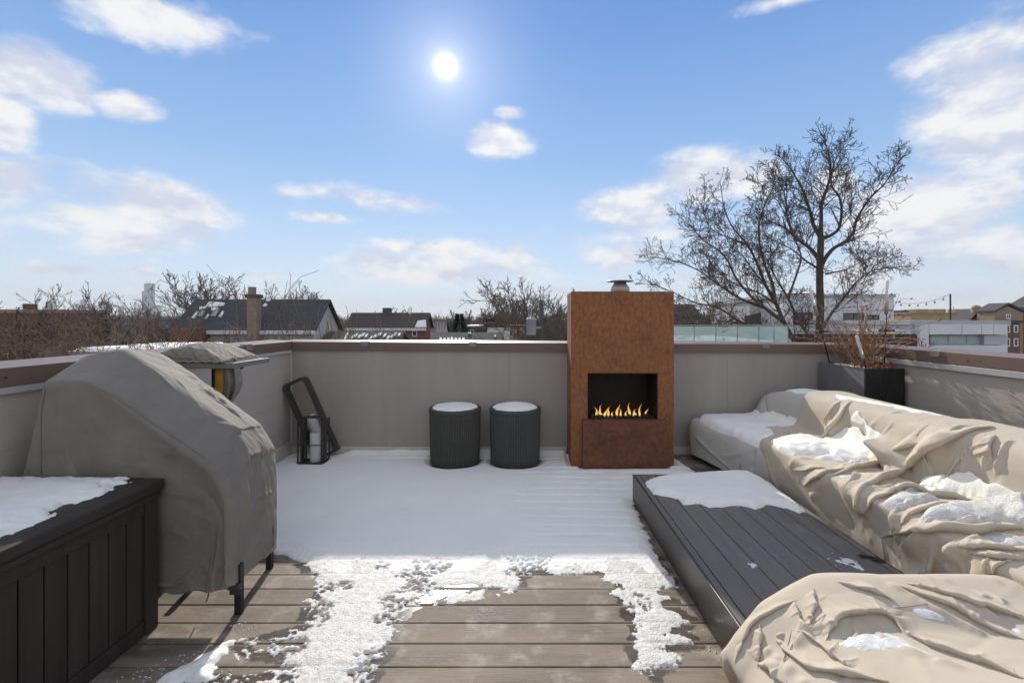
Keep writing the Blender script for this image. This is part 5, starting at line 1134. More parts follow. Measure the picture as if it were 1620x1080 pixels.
# ---- the large tree beyond the back wall
ZT = lambda pts: [(1000 + x / 2.841, 180 + y / 2.841) for x, y in pts]
TY = 15.0
bt_ = thing('bare_tree', at(1292, 540, TY), 'large bare spreading tree towering beyond the wall behind the fireplace', 'tree')
bt_.location.z = GZ; ORG[bt_.name] = Vector(bt_.location)
R = random.Random(4); tk, tw = MB(), MB()
limbs = [  # photo points, start radius, end radius, depth drift in metres, offspring
    ([(835, 1400), (838, 1200), (840, 1020), (846, 880), (843, 770), (843, 690), (847, 600), (848, 555)], .27, .16, 0, 3),
    ([(848, 555), (815, 500), (800, 440), (770, 350), (735, 285), (695, 225), (655, 185)], .13, .015, 1.2, 22),
    ([(848, 545), (850, 460), (852, 400), (880, 320), (893, 250), (884, 180), (858, 115)], .13, .015, -1.0, 22),
    ([(850, 560), (890, 548), (930, 515), (942, 430), (930, 370), (895, 320), (905, 230), (945, 155), (985, 95)], .11, .012, .8, 24),
    ([(843, 700), (868, 650), (905, 605), (965, 570), (995, 530), (1012, 470), (1065, 385), (1130, 320), (1170, 260), (1215, 190)], .13, .012, -1.4, 26),
    ([(843, 665), (815, 620), (780, 590), (735, 560), (690, 515), (610, 475), (545, 420)], .12, .013, 1.5, 22),
    ([(845, 700), (780, 660), (720, 610), (640, 570), (590, 560)], .07, .012, -1.5, 14),
    ([(858, 960), (900, 890), (950, 830), (1000, 765), (1070, 710), (1130, 695), (1190, 690)], .10, .012, -.8, 24),
    ([(870, 720), (960, 700), (1040, 660), (1080, 645), (1130, 640)], .05, .01, 1.4, 14),
    ([(820, 1300), (770, 1120), (730, 1025), (682, 935), (645, 850), (600, 770), (565, 680), (520, 590), (455, 515), (415, 430), (395, 300)], .20, .013, .5, 26),
    ([(645, 850), (630, 760), (600, 690), (575, 600), (570, 500), (600, 400), (640, 320), (680, 260)], .10, .012, 1.8, 22),
    ([(682, 935), (600, 875), (530, 815), (465, 735), (430, 660), (385, 610), (310, 560), (225, 450)], .12, .012, -.8, 24),
    ([(590, 870), (490, 832), (385, 765), (300, 705), (205, 665), (90, 640)], .09, .011, 1.0, 22),
    ([(735, 1110), (660, 1025), (590, 980), (480, 930), (385, 870), (285, 850), (180, 800), (70, 755)], .11, .012, -.4, 24),
    ([(810, 1080), (800, 1010), (745, 925), (705, 835), (650, 745), (605, 650), (560, 590)], .12, .012, 1.0, 20),
    ([(700, 830), (740, 720), (760, 640), (720, 540), (660, 400), (560, 300)], .07, .012, .4, 18),
    ([(735, 560), (700, 470), (690, 380), (660, 300), (635, 255)], .06, .01, .6, 16),
    ([(600, 770), (540, 700), (500, 640), (450, 600), (385, 490)], .06, .01, -.5, 16),
    ([(640, 850), (560, 800), (470, 770), (400, 720), (330, 640)], .06, .01, 1.2, 16),
    ([(480, 930), (400, 960), (300, 985), (210, 1010)], .05, .01, .3, 14),
    ([(520, 590), (440, 560), (360, 520), (320, 440), (330, 370)], .05, .01, -.6, 16),
]
cfg = dict(seg=6, wander=.20, up=.06, levels=5, thick=1, nch=[0, 4, 4, 3, 2], ang=(.4, 1.1), ratio=[.3, .62, .66, .62, .55], rr=.55, rmin=.0052)
for li, (pl2, r0, r1, dy, nc) in enumerate(limbs):
    px = ZT(pl2); n = len(px); pts = []
    C = np.array([[*at(x, y, TY + dy * (k / (n - 1)))] for k, (x, y) in enumerate(px)])
    Q = catmull(C, even_t(C, n * 3)); pts = [Vector(q) for q in Q]
    ln = sum((b - a).length for a, b in zip(pts[:-1], pts[1:]))
    nn = len(pts); rs = [.60 * (r0 + (r1 - r0) * (k / (nn - 1)) ** .7) for k in range(nn)]
    tk.tube(pts, rs, 8, cap=False)
    nc = int(nc * 1.35)
    for c in range(nc):
        t = .15 + .85 * (c + R.random()) / nc; q = t * (nn - 1); i = min(int(q), nn - 2); p = pts[i].lerp(pts[i + 1], q - i); d = (pts[i + 1] - pts[i]).normalized()
        ax = d.orthogonal().normalized(); ax.rotate(Matrix.Rotation(R.uniform(0, 6.283), 3, d)); nd = d.copy(); nd.rotate(Matrix.Rotation(R.uniform(.45, 1.05), 3, ax)); nd.y *= .8; nd.z += .12; nd.normalize()
        grow(tk, tw, p, nd, R.uniform(.55, 1.2) * (1.2 - .66 * t), min(max(rs[i] * .42, .012), .03), 2, R, cfg)
tk.build('trunk', M['bark'], bt_, True); tag(tw.build('crown', M['bark'], bt_), kind='stuff')
# ---- other trees, each a thing of its own
T1 = dict(CFG, nch=[12, 7, 5, 3], wander=.15, up=.10, ang=(.4, .9), ratio=[.62, .55, .5, .45])
TD = dict(CFG, nch=[12, 7, 6, 5], wander=.22, up=.03, ang=(.5, 1.2), rmin=.006, ratio=[.6, .55, .55, .5])
def tree_at(px, py_top, Y, label, cfg, seed, matname='bark_pale', stems=1, spread=.35, name='bare_tree', group='bare trees beyond the terrace', r0=None):
    top = at(px, py_top, Y); cfg = dict(cfg, rmin=max(cfg['rmin'], Y * .00042)); return bare_tree(name, (top.x, Y, GZ), top.z - GZ, label, cfg, seed, matname, spread, stems, group, r0)
tree_at(-20, 405, 9.5, 'dense tangle of brown twigs at the far edge of the roofline, beside the brick building', dict(TD, start=.45, trunk=.8, rmin=.005), 31, 'bark_warm', 3, .22)
tree_at(75, 485, 10.5, 'low brown twiggy tree rising just over the coping', dict(TD, start=.55, trunk=.86, rmin=.005), 32, 'bark_warm', 3, .12)
tree_at(118, 440, 22, 'forked bare tree standing before the grey building', T1, 33, 'bark', 2, .22)
tree_at(176, 452, 24, 'leaning bare tree between the grey building and the distant tower', T1, 34, 'bark', 2, .25)
tree_at(262, 470, 20, 'short dark bare tree below the distant tower', T1, 35, 'bark', 2, .2)
tree_at(300, 428, 40, 'broad bare tree behind the end of the chimneyed house roof', T1, 36, 'bark_pale', 2, .3)
tree_at(345, 430, 46, 'tall bare tree behind the skylights of the chimneyed house', T1, 37, 'bark_pale', 2, .3)
tree_at(398, 432, 48, 'fine bare tree behind the tan chimney', T1, 38, 'bark_pale', 3, .3)
tree_at(450, 440, 50, 'bushy bare tree behind the ridge of the chimneyed house', T1, 39, 'bark_pale', 2, .3)
tree_at(492, 446, 47, 'small bare tree behind the gable of the chimneyed house', T1, 40, 'bark_pale', 2, .3)
TB = dict(CFG, nch=[14, 6, 4, 2], wander=.08, up=.25, ang=(.25, .55), rmin=.006, trunk=.85, start=.6)
tree_at(518, 470, 12, 'slender budding tree in front of the pale gable', TB, 41, 'bark', 3, .06)
tree_at(556, 468, 13, 'thin budding tree rising before the brown roof', TB, 42, 'bark_warm', 3, .06)
tree_at(420, 486, 11, 'reddish twiggy shrub tree in front of the chimneyed house', dict(TB, trunk=.9), 43, 'bark_warm', 4, .08)
tree_at(340, 500, 11.5, 'low reddish twigs before the eaves of the chimneyed house', dict(TB, trunk=.9), 44, 'bark_warm', 4, .1)
tree_at(475, 500, 10.5, 'sparse red-brown twigs near the bend of the wall', dict(TB, trunk=.9), 45, 'bark_warm', 3, .08)
tree_at(783, 462, 70, 'upright bare tree alone against the sky beyond the low roofs', T1, 46, 'bark_pale', 1)
tree_at(826, 470, 62, 'bare tree beside the utility pole', T1, 47, 'bark_pale', 2, .3)
tree_at(886, 438, 34, 'wide bare tree behind the fireplace and pole', dict(T1, ang=(.45, 1.0)), 48, 'bark_pale', 2, .35)
tree_at(1135, 448, 30, 'dense fine-twigged tree behind the glass railing', dict(TD, start=.4, up=.12), 49, 'bark_pale', 2, .25)
tree_at(1090, 470, 32, 'small twiggy tree right of the fireplace', dict(TD, start=.4, up=.12), 50, 'bark_pale', 2, .25)
tree_at(1537, 522, 16, 'small bare tree in front of the strip window', dict(TD, start=.6, trunk=.8, up=.2, ang=(.3, .7)), 51, 'bark', 3, .08)
for i, (px, py, Y, lb) in enumerate([(20, 440, 18, 'spreading bare tree over the brown brick building'), (62, 470, 15, 'brown twiggy tree against the brick wall'), (150, 470, 30, 'faint bare tree behind the grey building'), (205, 462, 32, 'bare tree just left of the distant stepped tower'), (232, 490, 17, 'low brown tree under the distant stepped tower'),
        (640, 488, 75, 'bare tree behind the brown-roofed house'), (600, 484, 80, 'thin bare tree over the brown roof ridge'), (740, 487, 90, 'round bare tree right of the evergreen'), (705, 489, 95, 'small bare tree left of the evergreen'), (806, 466, 75, 'bare tree in the group left of the utility pole'), (845, 478, 66, 'bare tree directly behind the transformer'), (868, 452, 40, 'bare tree leaning towards the fireplace edge'), (1445, 488, 80, 'bare tree above the yellow brick building'), (1520, 489, 85, 'small bare tree right of the string light pole')]):
    tree_at(px, py, Y, lb, T1, 60 + i, 'bark_warm' if Y < 20 else 'bark_pale', 2, .28)
# far wood: one mass of twiggy crowns along the skyline
m = MB(); R = random.Random(77)
for i in range(760):
    Y = R.uniform(120, 420); px = R.uniform(-150, 1750); p = at(px, 505, Y); h = R.uniform(9, 12.5) + Y * .008; x0 = p.x
    m.tube([(x0, Y, GZ), (x0, Y, GZ + h * .5)], [.35, .2], 3, False)
    for k in range(22):
        a = R.uniform(0, 6.283); e = R.uniform(.2, 1.4); l = h * R.uniform(.25, .5); b = Vector((x0, Y, GZ + h * R.uniform(.25, .55))); d = Vector((math.cos(a) * math.cos(e), math.sin(a) * math.cos(e), math.sin(e)))
        c = b + d * l; m.tube([b, c], [.16, .07], 3, False)
        for q in range(3):
            s = b.lerp(c, R.uniform(.4, .95)); d2 = (d + Vector((R.gauss(0, .6), R.gauss(0, .6), R.gauss(.2, .4)))).normalized(); m.tube([s, s + d2 * l * .45], [.10, .05], 3, False)
tag(m.build('distant_woods', M['bark_pale']), 'far line of bare woods along the horizon', 'woods', None, 'stuff')
ev = thing('evergreen_tree', (at(727, 500, 55).x, 55, GZ), 'dark conical evergreen beyond the low roofs', 'tree')
m = MB(); R = random.Random(5); c0 = at(727, 497, 55); hh = c0.z - GZ
for i in range(1500):
    t = R.random() ** .7; z = GZ + hh * (.12 + .88 * t); rad = (1 - t) * 2.9 * R.uniform(.35, 1.05) + .05; a = R.uniform(0, 6.283)
    p = Vector((c0.x + rad * math.cos(a), 55 + rad * math.sin(a), z)); d = Vector((math.cos(a), math.sin(a), -.35 + .5 * t)).normalized(); s = R.uniform(.25, .6); w = d.orthogonal().normalized() * s * .3
    m.add([p, p + d * s * .5 + w, p + d * s, p + d * s * .5 - w], [(0, 1, 2, 3)])
MB().tube([(c0.x, 55, GZ), (c0.x, 55, c0.z)], [.2, .02], 6).build('trunk', M['bark'], ev); tag(m.build('crown', M['needles'], ev), kind='stuff')

# ------------------------------------------------------------------ houses and buildings
def win(parent, px0, px1, py0, py1, Y, fm='frame_white', pm='pane', mull=0, fr=.08):
    a, b = at(px0, py1, Y), at(px1, py0, Y); x0, x1, z0, z1 = a.x, b.x, a.z, b.z
    m = MB(); m.box(x0, x1, Y - .06, Y - .005, z0, z0 + fr).box(x0, x1, Y - .06, Y - .005, z1 - fr, z1).box(x0, x0 + fr, Y - .06, Y - .005, z0 + fr, z1 - fr).box(x1 - fr, x1, Y - .06, Y - .005, z0 + fr, z1 - fr)
    for k in range(mull): xm = x0 + (x1 - x0) * (k + 1) / (mull + 1); m.box(xm - fr * .4, xm + fr * .4, Y - .05, Y - .005, z0 + fr, z1 - fr)
    w = m.build('window', M[fm], parent); MB().box(x0 + fr, x1 - fr, Y - .03, Y - .01, z0 + fr, z1 - fr).build('pane', M[pm], w); return w
def block(name, px0, px1, py, Y, depth, wall, label, cat='building', cap=None, group=None):
    a, b = at(px0, py, Y), at(px1, py, Y); t = thing(name, ((a.x + b.x) / 2, Y, GZ), label, cat, group)
    MB().box(a.x, b.x, Y, Y + depth, GZ, a.z).build('wall', M[wall], t)
    if cap: MB().box(a.x - .08, b.x + .08, Y - .08, Y + depth + .08, a.z + .002, a.z + .22).build('parapet_cap', M[cap], t)
    return t, a.x, b.x, a.z
def gable_house(px_r0, px_r1, py_ridge, Yr, py_eave, Ye, wall, roof, label, over=.3):
    """Ridge along x; the roof falls towards the viewer to the eave at Ye and away behind."""
    a, b = at(px_r0, py_ridge, Yr), at(px_r1, py_ridge, Yr); ze = H - (py_eave - CY) * Ye / F; Yk = 2 * Yr - Ye
    t = thing('gabled_house', ((a.x + b.x) / 2, Yr, GZ), label, 'house'); x0, x1, zr = a.x, b.x, a.z
    vs = [(x0 + over, Ye + over, GZ), (x1 - over, Ye + over, GZ), (x1 - over, Yk - over, GZ), (x0 + over, Yk - over, GZ)]; s = (zr - ze) / (Yr - Ye); zw = ze + s * over - .12
    vs += [(x, y, zw) for x, y, _ in vs] + [(x0 + over, Yr, zr - .12), (x1 - over, Yr, zr - .12)]
    obj('wall', vs, [(0, 1, 5, 4), (1, 2, 6, 9, 5), (2, 3, 7, 6), (3, 0, 4, 8, 7)], M[wall], t)
    th = .12
    rv = [(x0, Ye, ze), (x1, Ye, ze), (x1, Yr, zr), (x0, Yr, zr), (x1, Yk, ze), (x0, Yk, ze)]; rv += [(x, y, z - th) for x, y, z in rv]
    ro = obj('roof', rv, [(0, 1, 2, 3), (3, 2, 4, 5), (0, 6, 7, 1), (1, 7, 8, 2), (2, 8, 10, 4), (5, 11, 9, 3), (3, 9, 6, 0), (6, 9, 8, 7), (9, 11, 10, 8), (4, 10, 11, 5)], M[roof], t)
    MB().box(x0 + .05, x1 - .05, Ye - .10, Ye - .003, ze - .28, ze - .02).build('gutter', M['frame_white'], ro)
    def roofpt(px, py):                                 # a photo point carried onto the near roof slope
        k = (py - CY) / F; Y = (ze - s * Ye - H) / (-k - s); return Vector(((px - CX) * Y / F, Y, H - k * Y))
    return t, ro, roofpt, (x0, x1, ze, zr, Ye, Yr)
def roof_snow(roof, roofpt, poly, label=None):
    p = [roofpt(*q) for q in poly]; c = sum(p, Vector()) / len(p); n = len(p)
    up = Vector((0, -.05, .07)); inner = [c + (q - c) * .85 + up for q in p]; outer = [q + Vector((0, -.01, .012)) for q in p]
    m = MB(); m.add(outer + inner, [(i, (i + 1) % n, n + (i + 1) % n, n + i) for i in range(n)] + [tuple(range(n, 2 * n))]); return m.build('snow_patch', M['snow'], roof)
# brick and grey buildings on the far side of the grill
t, x0, x1, zt = block('brick_building', -160, 97, 495, 28, 3, 'brick', 'brown brick building half hidden by twigs', cap='brick_tan')
for p in (8, 40, 74): win(t, p, p + 12, 512, 533, 28, 'frame_dark')
MB().box(at(62, 500, 30).x, at(70, 500, 30).x, 29, 29.6, zt + .2, zt + .6).build('chimney', M['brick'], t)
t, x0, x1, zt = block('grey_building', 98, 166, 504, 33, 8, 'grey_wall', 'light grey flat building beside the brown brick one', cap='flash'); win(t, 112, 119, 516, 528, 33, 'frame_dark'); win(t, 136, 143, 516, 528, 33, 'frame_dark')
t, x0, x1, zt = block('low_building', 150, 222, 519, 38, 8, 'dark_wall', 'low dark flat-roofed building below the distant tower', cap='roof_brown'); win(t, 165, 176, 527, 535, 38)
t, x0, x1, zt = block('garage', 108, 242, 556, 16, 4.4, 'grey_wall', 'flat garage roof deep in snow just beyond the coping', 'garage'); patch('snow_cap', [(x0 + .02, 16.02), (x1 - .02, 16.02), (x1 - .02, 20.3), (x0 + .02, 20.3)], zt + .002, .12, 'thick snow on the flat garage roof', 500, cell=.1, rag=.05, edge=.2, grain=.03)
t, x0, x1, zt = block('tan_building', 205, 236, 519, 44, 6, 'brick_tan', 'small tan brick building under the distant tower', cap='flash')
t, x0, x1, zt = block('brick_building', 268, 300, 520, 29.0, 3, 'brick_red', 'low red brick wall left of the chimneyed house'); 
# house with the tan chimney
t, ro, rp, ext = gable_house(308, 523, 473.5, 32.9, 522, 30.6, 'pale_wall', 'roof_dark', 'long dark-roofed house with a tan chimney and two snowy skylights')
c = at(403, 471, 30.55); ch = MB().box(c.x - .32, c.x + .32, 30.2, 30.75, GZ, c.z).build('chimney', M['brick_tan'], t)
MB().box(c.x - .42, c.x + .40, 30.15, 30.85, c.z + .002, c.z + .22).build('chimney_crown', M['dark_wall'], ch); MB().box(c.x - .30, c.x + .02, 30.3, 30.7, c.z + .222, c.z + .72).build('chimney_pot', M['brick_tan'], ch)
ZH = lambda pts: [(260 + x / 5.4, 430 + y / 5.4) for x, y in pts]
for q in ([(375, 262), (430, 258), (520, 268), (505, 290), (430, 302), (350, 300)], [(300, 305), (360, 300), (350, 315), (300, 325)], [(400, 310), (470, 312), (450, 330), (400, 335)], [(232, 400), (280, 345), (298, 340), (262, 395)], [(345, 402), (375, 365), (390, 370), (365, 402)], [(462, 388), (500, 338), (515, 342), (490, 388)], [(870, 240), (915, 238), (895, 255), (868, 252)], [(840, 295), (870, 270), (885, 285), (860, 300)]): roof_snow(ro, rp, ZH(q))
for q in ([(288, 382), (318, 340), (352, 342), (325, 384)], [(398, 382), (425, 338), (468, 340), (440, 384)]):
    p = [rp(*w) for w in ZH(q)]; up = Vector((0, -.06, .08)); m = MB(); m.add(p + [w + up for w in p], [(4, 5, 6, 7), (0, 1, 5, 4), (1, 2, 6, 5), (2, 3, 7, 6), (3, 0, 4, 7)]); m.build('skylight', M['grey_paint'], ro)
t, ro, rp, ext = gable_house(556, 681, 494.5, 48, 518.5, 46.2, 'brick_red', 'roof_brown', 'brown-roofed house with a snow patch at its gable end')
c = at(613, 487, 48); MB().box(c.x - .4, c.x + .4, 47.6, 48.2, ext[3] - .6, c.z).build('chimney', M['dark_wall'], ro)
ZM = lambda pts: [(520 + x / 4.263, 430 + y / 4.263) for x, y in pts]
roof_snow(ro, rp, ZM([(580, 374), (600, 330), (655, 322), (660, 374)])); roof_snow(ro, rp, ZM([(540, 280), (555, 280), (552, 286), (540, 286)]))
for k in range(5): win(t, 580 + k * 18, 588 + k * 18, 523, 532, 46.5)
t, ro, rp, ext = gable_house(520, 640, 524, 33, 541, 31.4, 'grey_wall', 'roof_dark', 'low dark roof streaked with snow, below the brown-roofed house')
R = random.Random(2)
for k in range(16): x = 545 + k * 5.8 + R.uniform(-2, 2); y = 527 + R.uniform(0, 6); roof_snow(ro, rp, [(x - 3, y + 5), (x, y), (x + 4, y - 1), (x + 1, y + 4)])
t, ro, rp, ext = gable_house(684, 796, 525.5, 41, 541, 39.2, 'brick_red', 'roof_dark', 'long low dark roof with snow along its eave, centre of the skyline')
for k in range(7): x = 696 + k * 6; roof_snow(ro, rp, [(x - 2, 540), (x, 533 + R.uniform(-1, 2)), (x + 3, 535), (x + 4, 540)])
roof_snow(ro, rp, [(782, 531), (785, 530), (784, 534), (781, 534)])
roof_snow(ro, rp, [(740, 527), (746, 526.5), (745, 528), (740, 528)])
t, ro, rp, ext = gable_house(686, 707, 508, 62, 526, 59, 'pale_wall', 'roof_brown', 'narrow dark house with a row of pale gables')
for k in range(4):
    a = at(690 + k * 4.5, 525, 58.8); b = at(692 + k * 4.5, 510, 58.8); cc = at(694 + k * 4.5, 525, 58.8); obj('gable', [a, b, cc, a + Vector((0, .3, 0)), b + Vector((0, .3, 0)), cc + Vector((0, .3, 0))], [(0, 2, 1), (3, 4, 5), (0, 1, 4, 3), (1, 2, 5, 4)], M['pale_wall'], t)
t, x0, x1, zt = block('flat_building', 738, 768, 517, 66, 8, 'dark_wall', 'small grey flat building next to the evergreen', cap='flash'); win(t, 744, 750, 521, 527, 66)
t, x0, x1, zt = block('flat_building', 766, 802, 513, 64, 8, 'roof_brown', 'brown flat building carrying a rooftop frame', cap='dark_wall')
for p in (770, 800): c = at(p, 507, 64.5); MB().box(c.x - .1, c.x + .1, 64.4, 64.6, zt, c.z).build('frame_post', M['black'], t)
a, b = at(768, 507, 64.5), at(801, 507, 64.5); MB().box(a.x, b.x, 64.3, 67, a.z, a.z + .25).build('frame_beam', M['black'], t)
t, ro, rp, ext = gable_house(772, 808, 518, 50, 532, 47, 'pale_wall', 'roof_dark', 'small gabled roof below the rooftop frame')
t, x0, x1, zt = block('brick_building', 802, 832, 517, 56, 8, 'brick_tan', 'tan brick building behind the grey transformer', cap='roof_brown'); win(t, 806, 812, 522, 532, 56); win(t, 816, 822, 522, 532, 56)
t, x0, x1, zt = block('flat_building', 850, 905, 521, 70, 8, 'brick', 'brown building showing beside the fireplace edge', cap='dark_wall')
# utility pole with transformer
up_ = thing('utility_pole', (at(856, 500, 26).x, 26, GZ), 'grey-green utility pole with a grey transformer, left of the fireplace', 'pole')
c = at(856, 475, 26); MB().tube([(c.x, 26, GZ), (c.x, 26, c.z)], [.16, .125], 14).build('pole', M['pole_wood'], up_, True)
c = at(840.5, 517, 25.8); tf = MB().lathe((c.x, 25.8, c.z - .45), [(.05, -.03), (.27, 0), (.28, .02), (.28, .80), (.30, .82), (.30, .90), (.26, .95), (.05, 1.0)], 22).build('transformer', M['grey_paint'], up_, True)
for dx in (-.14, .0, .14): MB().lathe((c.x + dx, 25.75, c.z + .5), [(.03, 0), (.05, .05), (.035, .1), (.05, .15), (.03, .22), (.01, .26)], 10).build('bushing', M['grey_paint'], tf, True)
MB().box(c.x + .24, at(856, 500, 26).x, 25.75, 25.85, c.z - .1, c.z + .0).build('bracket', M['grey_paint'], up_)
# white modern building, its terrace railing and dark fence
t, x0, x1, zt = block('white_building', 1240, 1414, 470.5, 30, 9, 'white_panel', 'two-storey white panel building behind the large bare tree', cap='flash')
for a in ((1255, 1285, 494, 514), (1334, 1366, 495, 515.5), (1372, 1390, 498, 514)): win(t, *a, 30, 'frame_dark', mull=1)
for p in (1262, 1310, 1356, 1398): c = at(p, 480, 30); MB().box(c.x - .012, c.x + .012, 29.985, 30.001, at(p, 492, 30).z, zt - .01).build('panel_joint', M['flash'], t)
c0_, c1_ = at(1240, 491, 30), at(1414, 491, 30); MB().box(c0_.x, c1_.x, 29.98, 30.001, c0_.z - .03, c0_.z + .03).build('panel_joint', M['flash'], t)
a, b = at(1244, 464, 33), at(1290, 464, 33); MB().box(a.x, b.x, 33, 36, zt + .22, a.z).build('roof_unit', M['dark_wall'], t)
t, x0, x1, zt = block('white_building', 1186, 1240, 478, 33, 7, 'pale_wall', 'cream building with a dark sloping recess beside the white panel building', cap='flash'); 
a = [at(1178, 512, 32.98), at(1226, 512, 32.98), at(1226, 497, 32.98), at(1214, 492, 32.98), at(1178, 500, 32.98)]; obj('recess', [*a] + [v + Vector((0, -.08, 0)) for v in a], [(5, 6, 7, 8, 9), (0, 1, 6, 5), (1, 2, 7, 6), (2, 3, 8, 7), (3, 4, 9, 8), (4, 0, 5, 9)], M['dark_wall'], t)
t, ro, rp, ext = gable_house(1062, 1096, 481, 36, 505, 33.5, 'dark_wall', 'roof_dark', 'dark gabled house just right of the fireplace top')
t, x0, x1, zt = block('white_building', 1066, 1250, 541, 16.5, 7, 'white_panel', 'low white wall carrying the green glass railing')
gl = thing('glass_railing', (at(1155, 540, 14).x, 14, at(1155, 544, 14).z), 'pale green glass railing with steel posts, right of the fireplace', 'railing')
for k, (a_, b_) in enumerate(((1066, 1098), (1099.5, 1132), (1133.5, 1166), (1167.5, 1200), (1201.5, 1224), (1225.5, 1246))):
    a, b = at(a_, 545, 14), at(b_, 516, 14); MB().bbox(a.x, b.x, 14, 14.015, a.z, b.z, .002, 1).build('glass_panel', M['glass_green'], gl)
    MB().box(b.x + .002, b.x + .02, 13.99, 14.03, a.z - .5, b.z).build('post', M['grey_paint'], gl)
a, b = at(1066, 515, 14), at(1247, 515, 14); MB().box(a.x, b.x, 13.985, 14.035, a.z, a.z + .025).build('handrail', M['grey_paint'], gl)
a, b = at(1060, 545, 14), at(1250, 545, 14); MB().box(a.x, b.x, 13.95, 17, GZ, a.z - .02).build('terrace_wall', M['grey_wall'], gl)
fc = thing('board_fence', (at(1352, 548, 16).x, 16, at(1352, 548, 16).z), 'dark brown board fence below the white panel building', 'fence')
a, b = at(1256, 528, 16), at(1450, 548, 16); nB = 5; hz = (a.z - b.z + .3) / nB
for k in range(nB): MB().bbox(a.x, b.x, 16, 16.03, b.z - .3 + k * hz + .008, b.z - .3 + (k + 1) * hz, .004, 1).build('board', M['brown_fence'], fc)
for p in (1257, 1320, 1385, 1449): c = at(p, 540, 16.04); MB().box(c.x - .04, c.x + .04, 16.035, 16.11, GZ, a.z - .02).build('post', M['brown_fence'], fc)
a, b = at(1256, 527, 16), at(1451, 527, 16); MB().box(a.x, b.x, 15.98, 16.06, a.z + .03, a.z + .07).build('top_rail', M['grey_paint'], fc)
# second white building with the strip window
t, x0, x1, zt = block('white_building', 1440, 1594, 514, 22, 8, 'white_panel', 'low white building with a long greenish strip window, beyond the sunlit wall', cap='flash')
a, b = at(1455, 512, 21.6), at(1596, 529, 21.6)
e_ = [1470, 1522, 1553, 1572, 1594]; 
for k in range(4): q0, q1 = at(e_[k], 529, 21.6), at(e_[k + 1], 513, 21.6); MB().bbox(q0.x + .01, q1.x - .01, 21.6, 21.99, q0.z, q1.z, .006, 1).build('white_panel', M['white_panel'], t)
q0, q1 = at(1456, 560, 21.6), at(1469.5, 513, 21.6); MB().bbox(q0.x, q1.x, 21.6, 21.99, q0.z - 3, q1.z, .006, 1).build('white_panel', M['white_panel'], t)
q0, q1 = at(1470, 560, 21.6), at(1594, 546, 21.6); MB().bbox(q0.x, q1.x, 21.62, 21.99, q0.z - 3, q1.z, .006, 1).build('white_panel', M['white_panel'], t)
win(t, 1470.5, 1557, 530, 545, 21.95, 'grey_paint', 'glass_green', 2, .05)
q0, q1 = at(1558, 545, 21.7), at(1594, 530, 21.7); MB().box(q0.x, q1.x, 21.72, 21.99, q0.z, q1.z).build('end_wall', M['pale_wall'], t)
# grey mid-rise, yellow brick block and row houses
t, x0, x1, zt = block('grey_midrise', 1412, 1441, 491, 90, 14, 'dark_wall', 'grey mid-rise with a grid of windows beside the tallest torch')
for i in range(4):
    for j in range(3): win(t, 1415 + i * 6.2, 1419.6 + i * 6.2, 493.5 + j * 6, 497.5 + j * 6, 90, 'grey_paint', 'pane', 0, .12)
t, x0, x1, zt = block('brick_building', 1441, 1546, 497, 60, 12, 'brick_yellow', 'long yellow brick building behind the string lights', cap='brick_tan')
for p in range(1446, 1540, 14): win(t, p, p + 8, 508.5, 515, 60, 'frame_white')
for p in (1458, 1486, 1520): c = at(p, 495, 60); MB().box(c.x - .8, c.x + .8, 59.9, 61, zt + .22, zt + .22 + .45).build('pediment', M['brick_yellow'], t)
for p, w_ in ((1455, 6), (1513, 9)): c = at(p, 493, 64); MB().box(c.x - w_ * .03, c.x + w_ * .03, 64, 65, zt, c.z).build('chimney', M['brick'], t)
def row_house(px0, px1, py_eave, px_pk, py_pk, Y, wall, label):
    a, b = at(px0, py_eave, Y), at(px1, py_eave, Y); p = at(px_pk, py_pk, Y); t = thing('row_house', ((a.x + b.x) / 2, Y, GZ), label, 'house')
    vs = [(a.x, Y, GZ), (b.x, Y, GZ), (b.x, Y, b.z), (p.x, Y, p.z), (a.x, Y, a.z)]; vs += [(x, Y + 1.6, z) for x, _, z in vs]
    obj('wall', vs, [(0, 1, 2, 3, 4), (1, 6, 7, 2), (5, 0, 4, 9), (9, 8, 7, 6, 5)], M[wall], t); d = .18
    rv = [(a.x - .1, Y - .15, a.z + .0), (p.x, Y - .15, p.z + .12), (b.x + .1, Y - .15, b.z), (a.x - .1, Y - .15, a.z + d), (p.x, Y - .15, p.z + .12 + d), (b.x + .1, Y - .15, b.z + d)]; rv += [(x, Y + 1.7, z) for x, _, z in rv]
    obj('roof', rv, [(0, 1, 4, 3), (1, 2, 5, 4), (3, 4, 10, 9), (4, 5, 11, 10), (0, 6, 7, 1), (1, 7, 8, 2), (2, 8, 11, 5), (0, 3, 9, 6)], M['roof_dark'], t)
    return t
t = row_house(1530, 1574, 512, 1549, 493, 44, 'brick_red', 'red brick row house with a round-topped gable'); win(t, 1545, 1552, 501, 508, 44)
c = at(1549, 493, 43.9); MB().lathe((c.x, 44.2, c.z - .2), [(.35, 0), (.40, .1), (.32, .15), (.42, .45), (.30, .75), (.05, .85)], 14).build('finial', M['brick_tan'], t, True)
for p in (1577, 1586): win(t, p - 40, p - 34, 526, 540, 44)
t = row_house(1573, 1618, 494, 1594, 484, 42, 'brick_tan', 'tan brick row house with a pointed gable and pale paired window'); win(t, 1591, 1598.5, 496.5, 505.5, 42, mull=1)
for p in (1590, 1603): win(t, p, p + 7, 514, 526, 41.6); win(t, p, p + 7, 535, 548, 41.6)
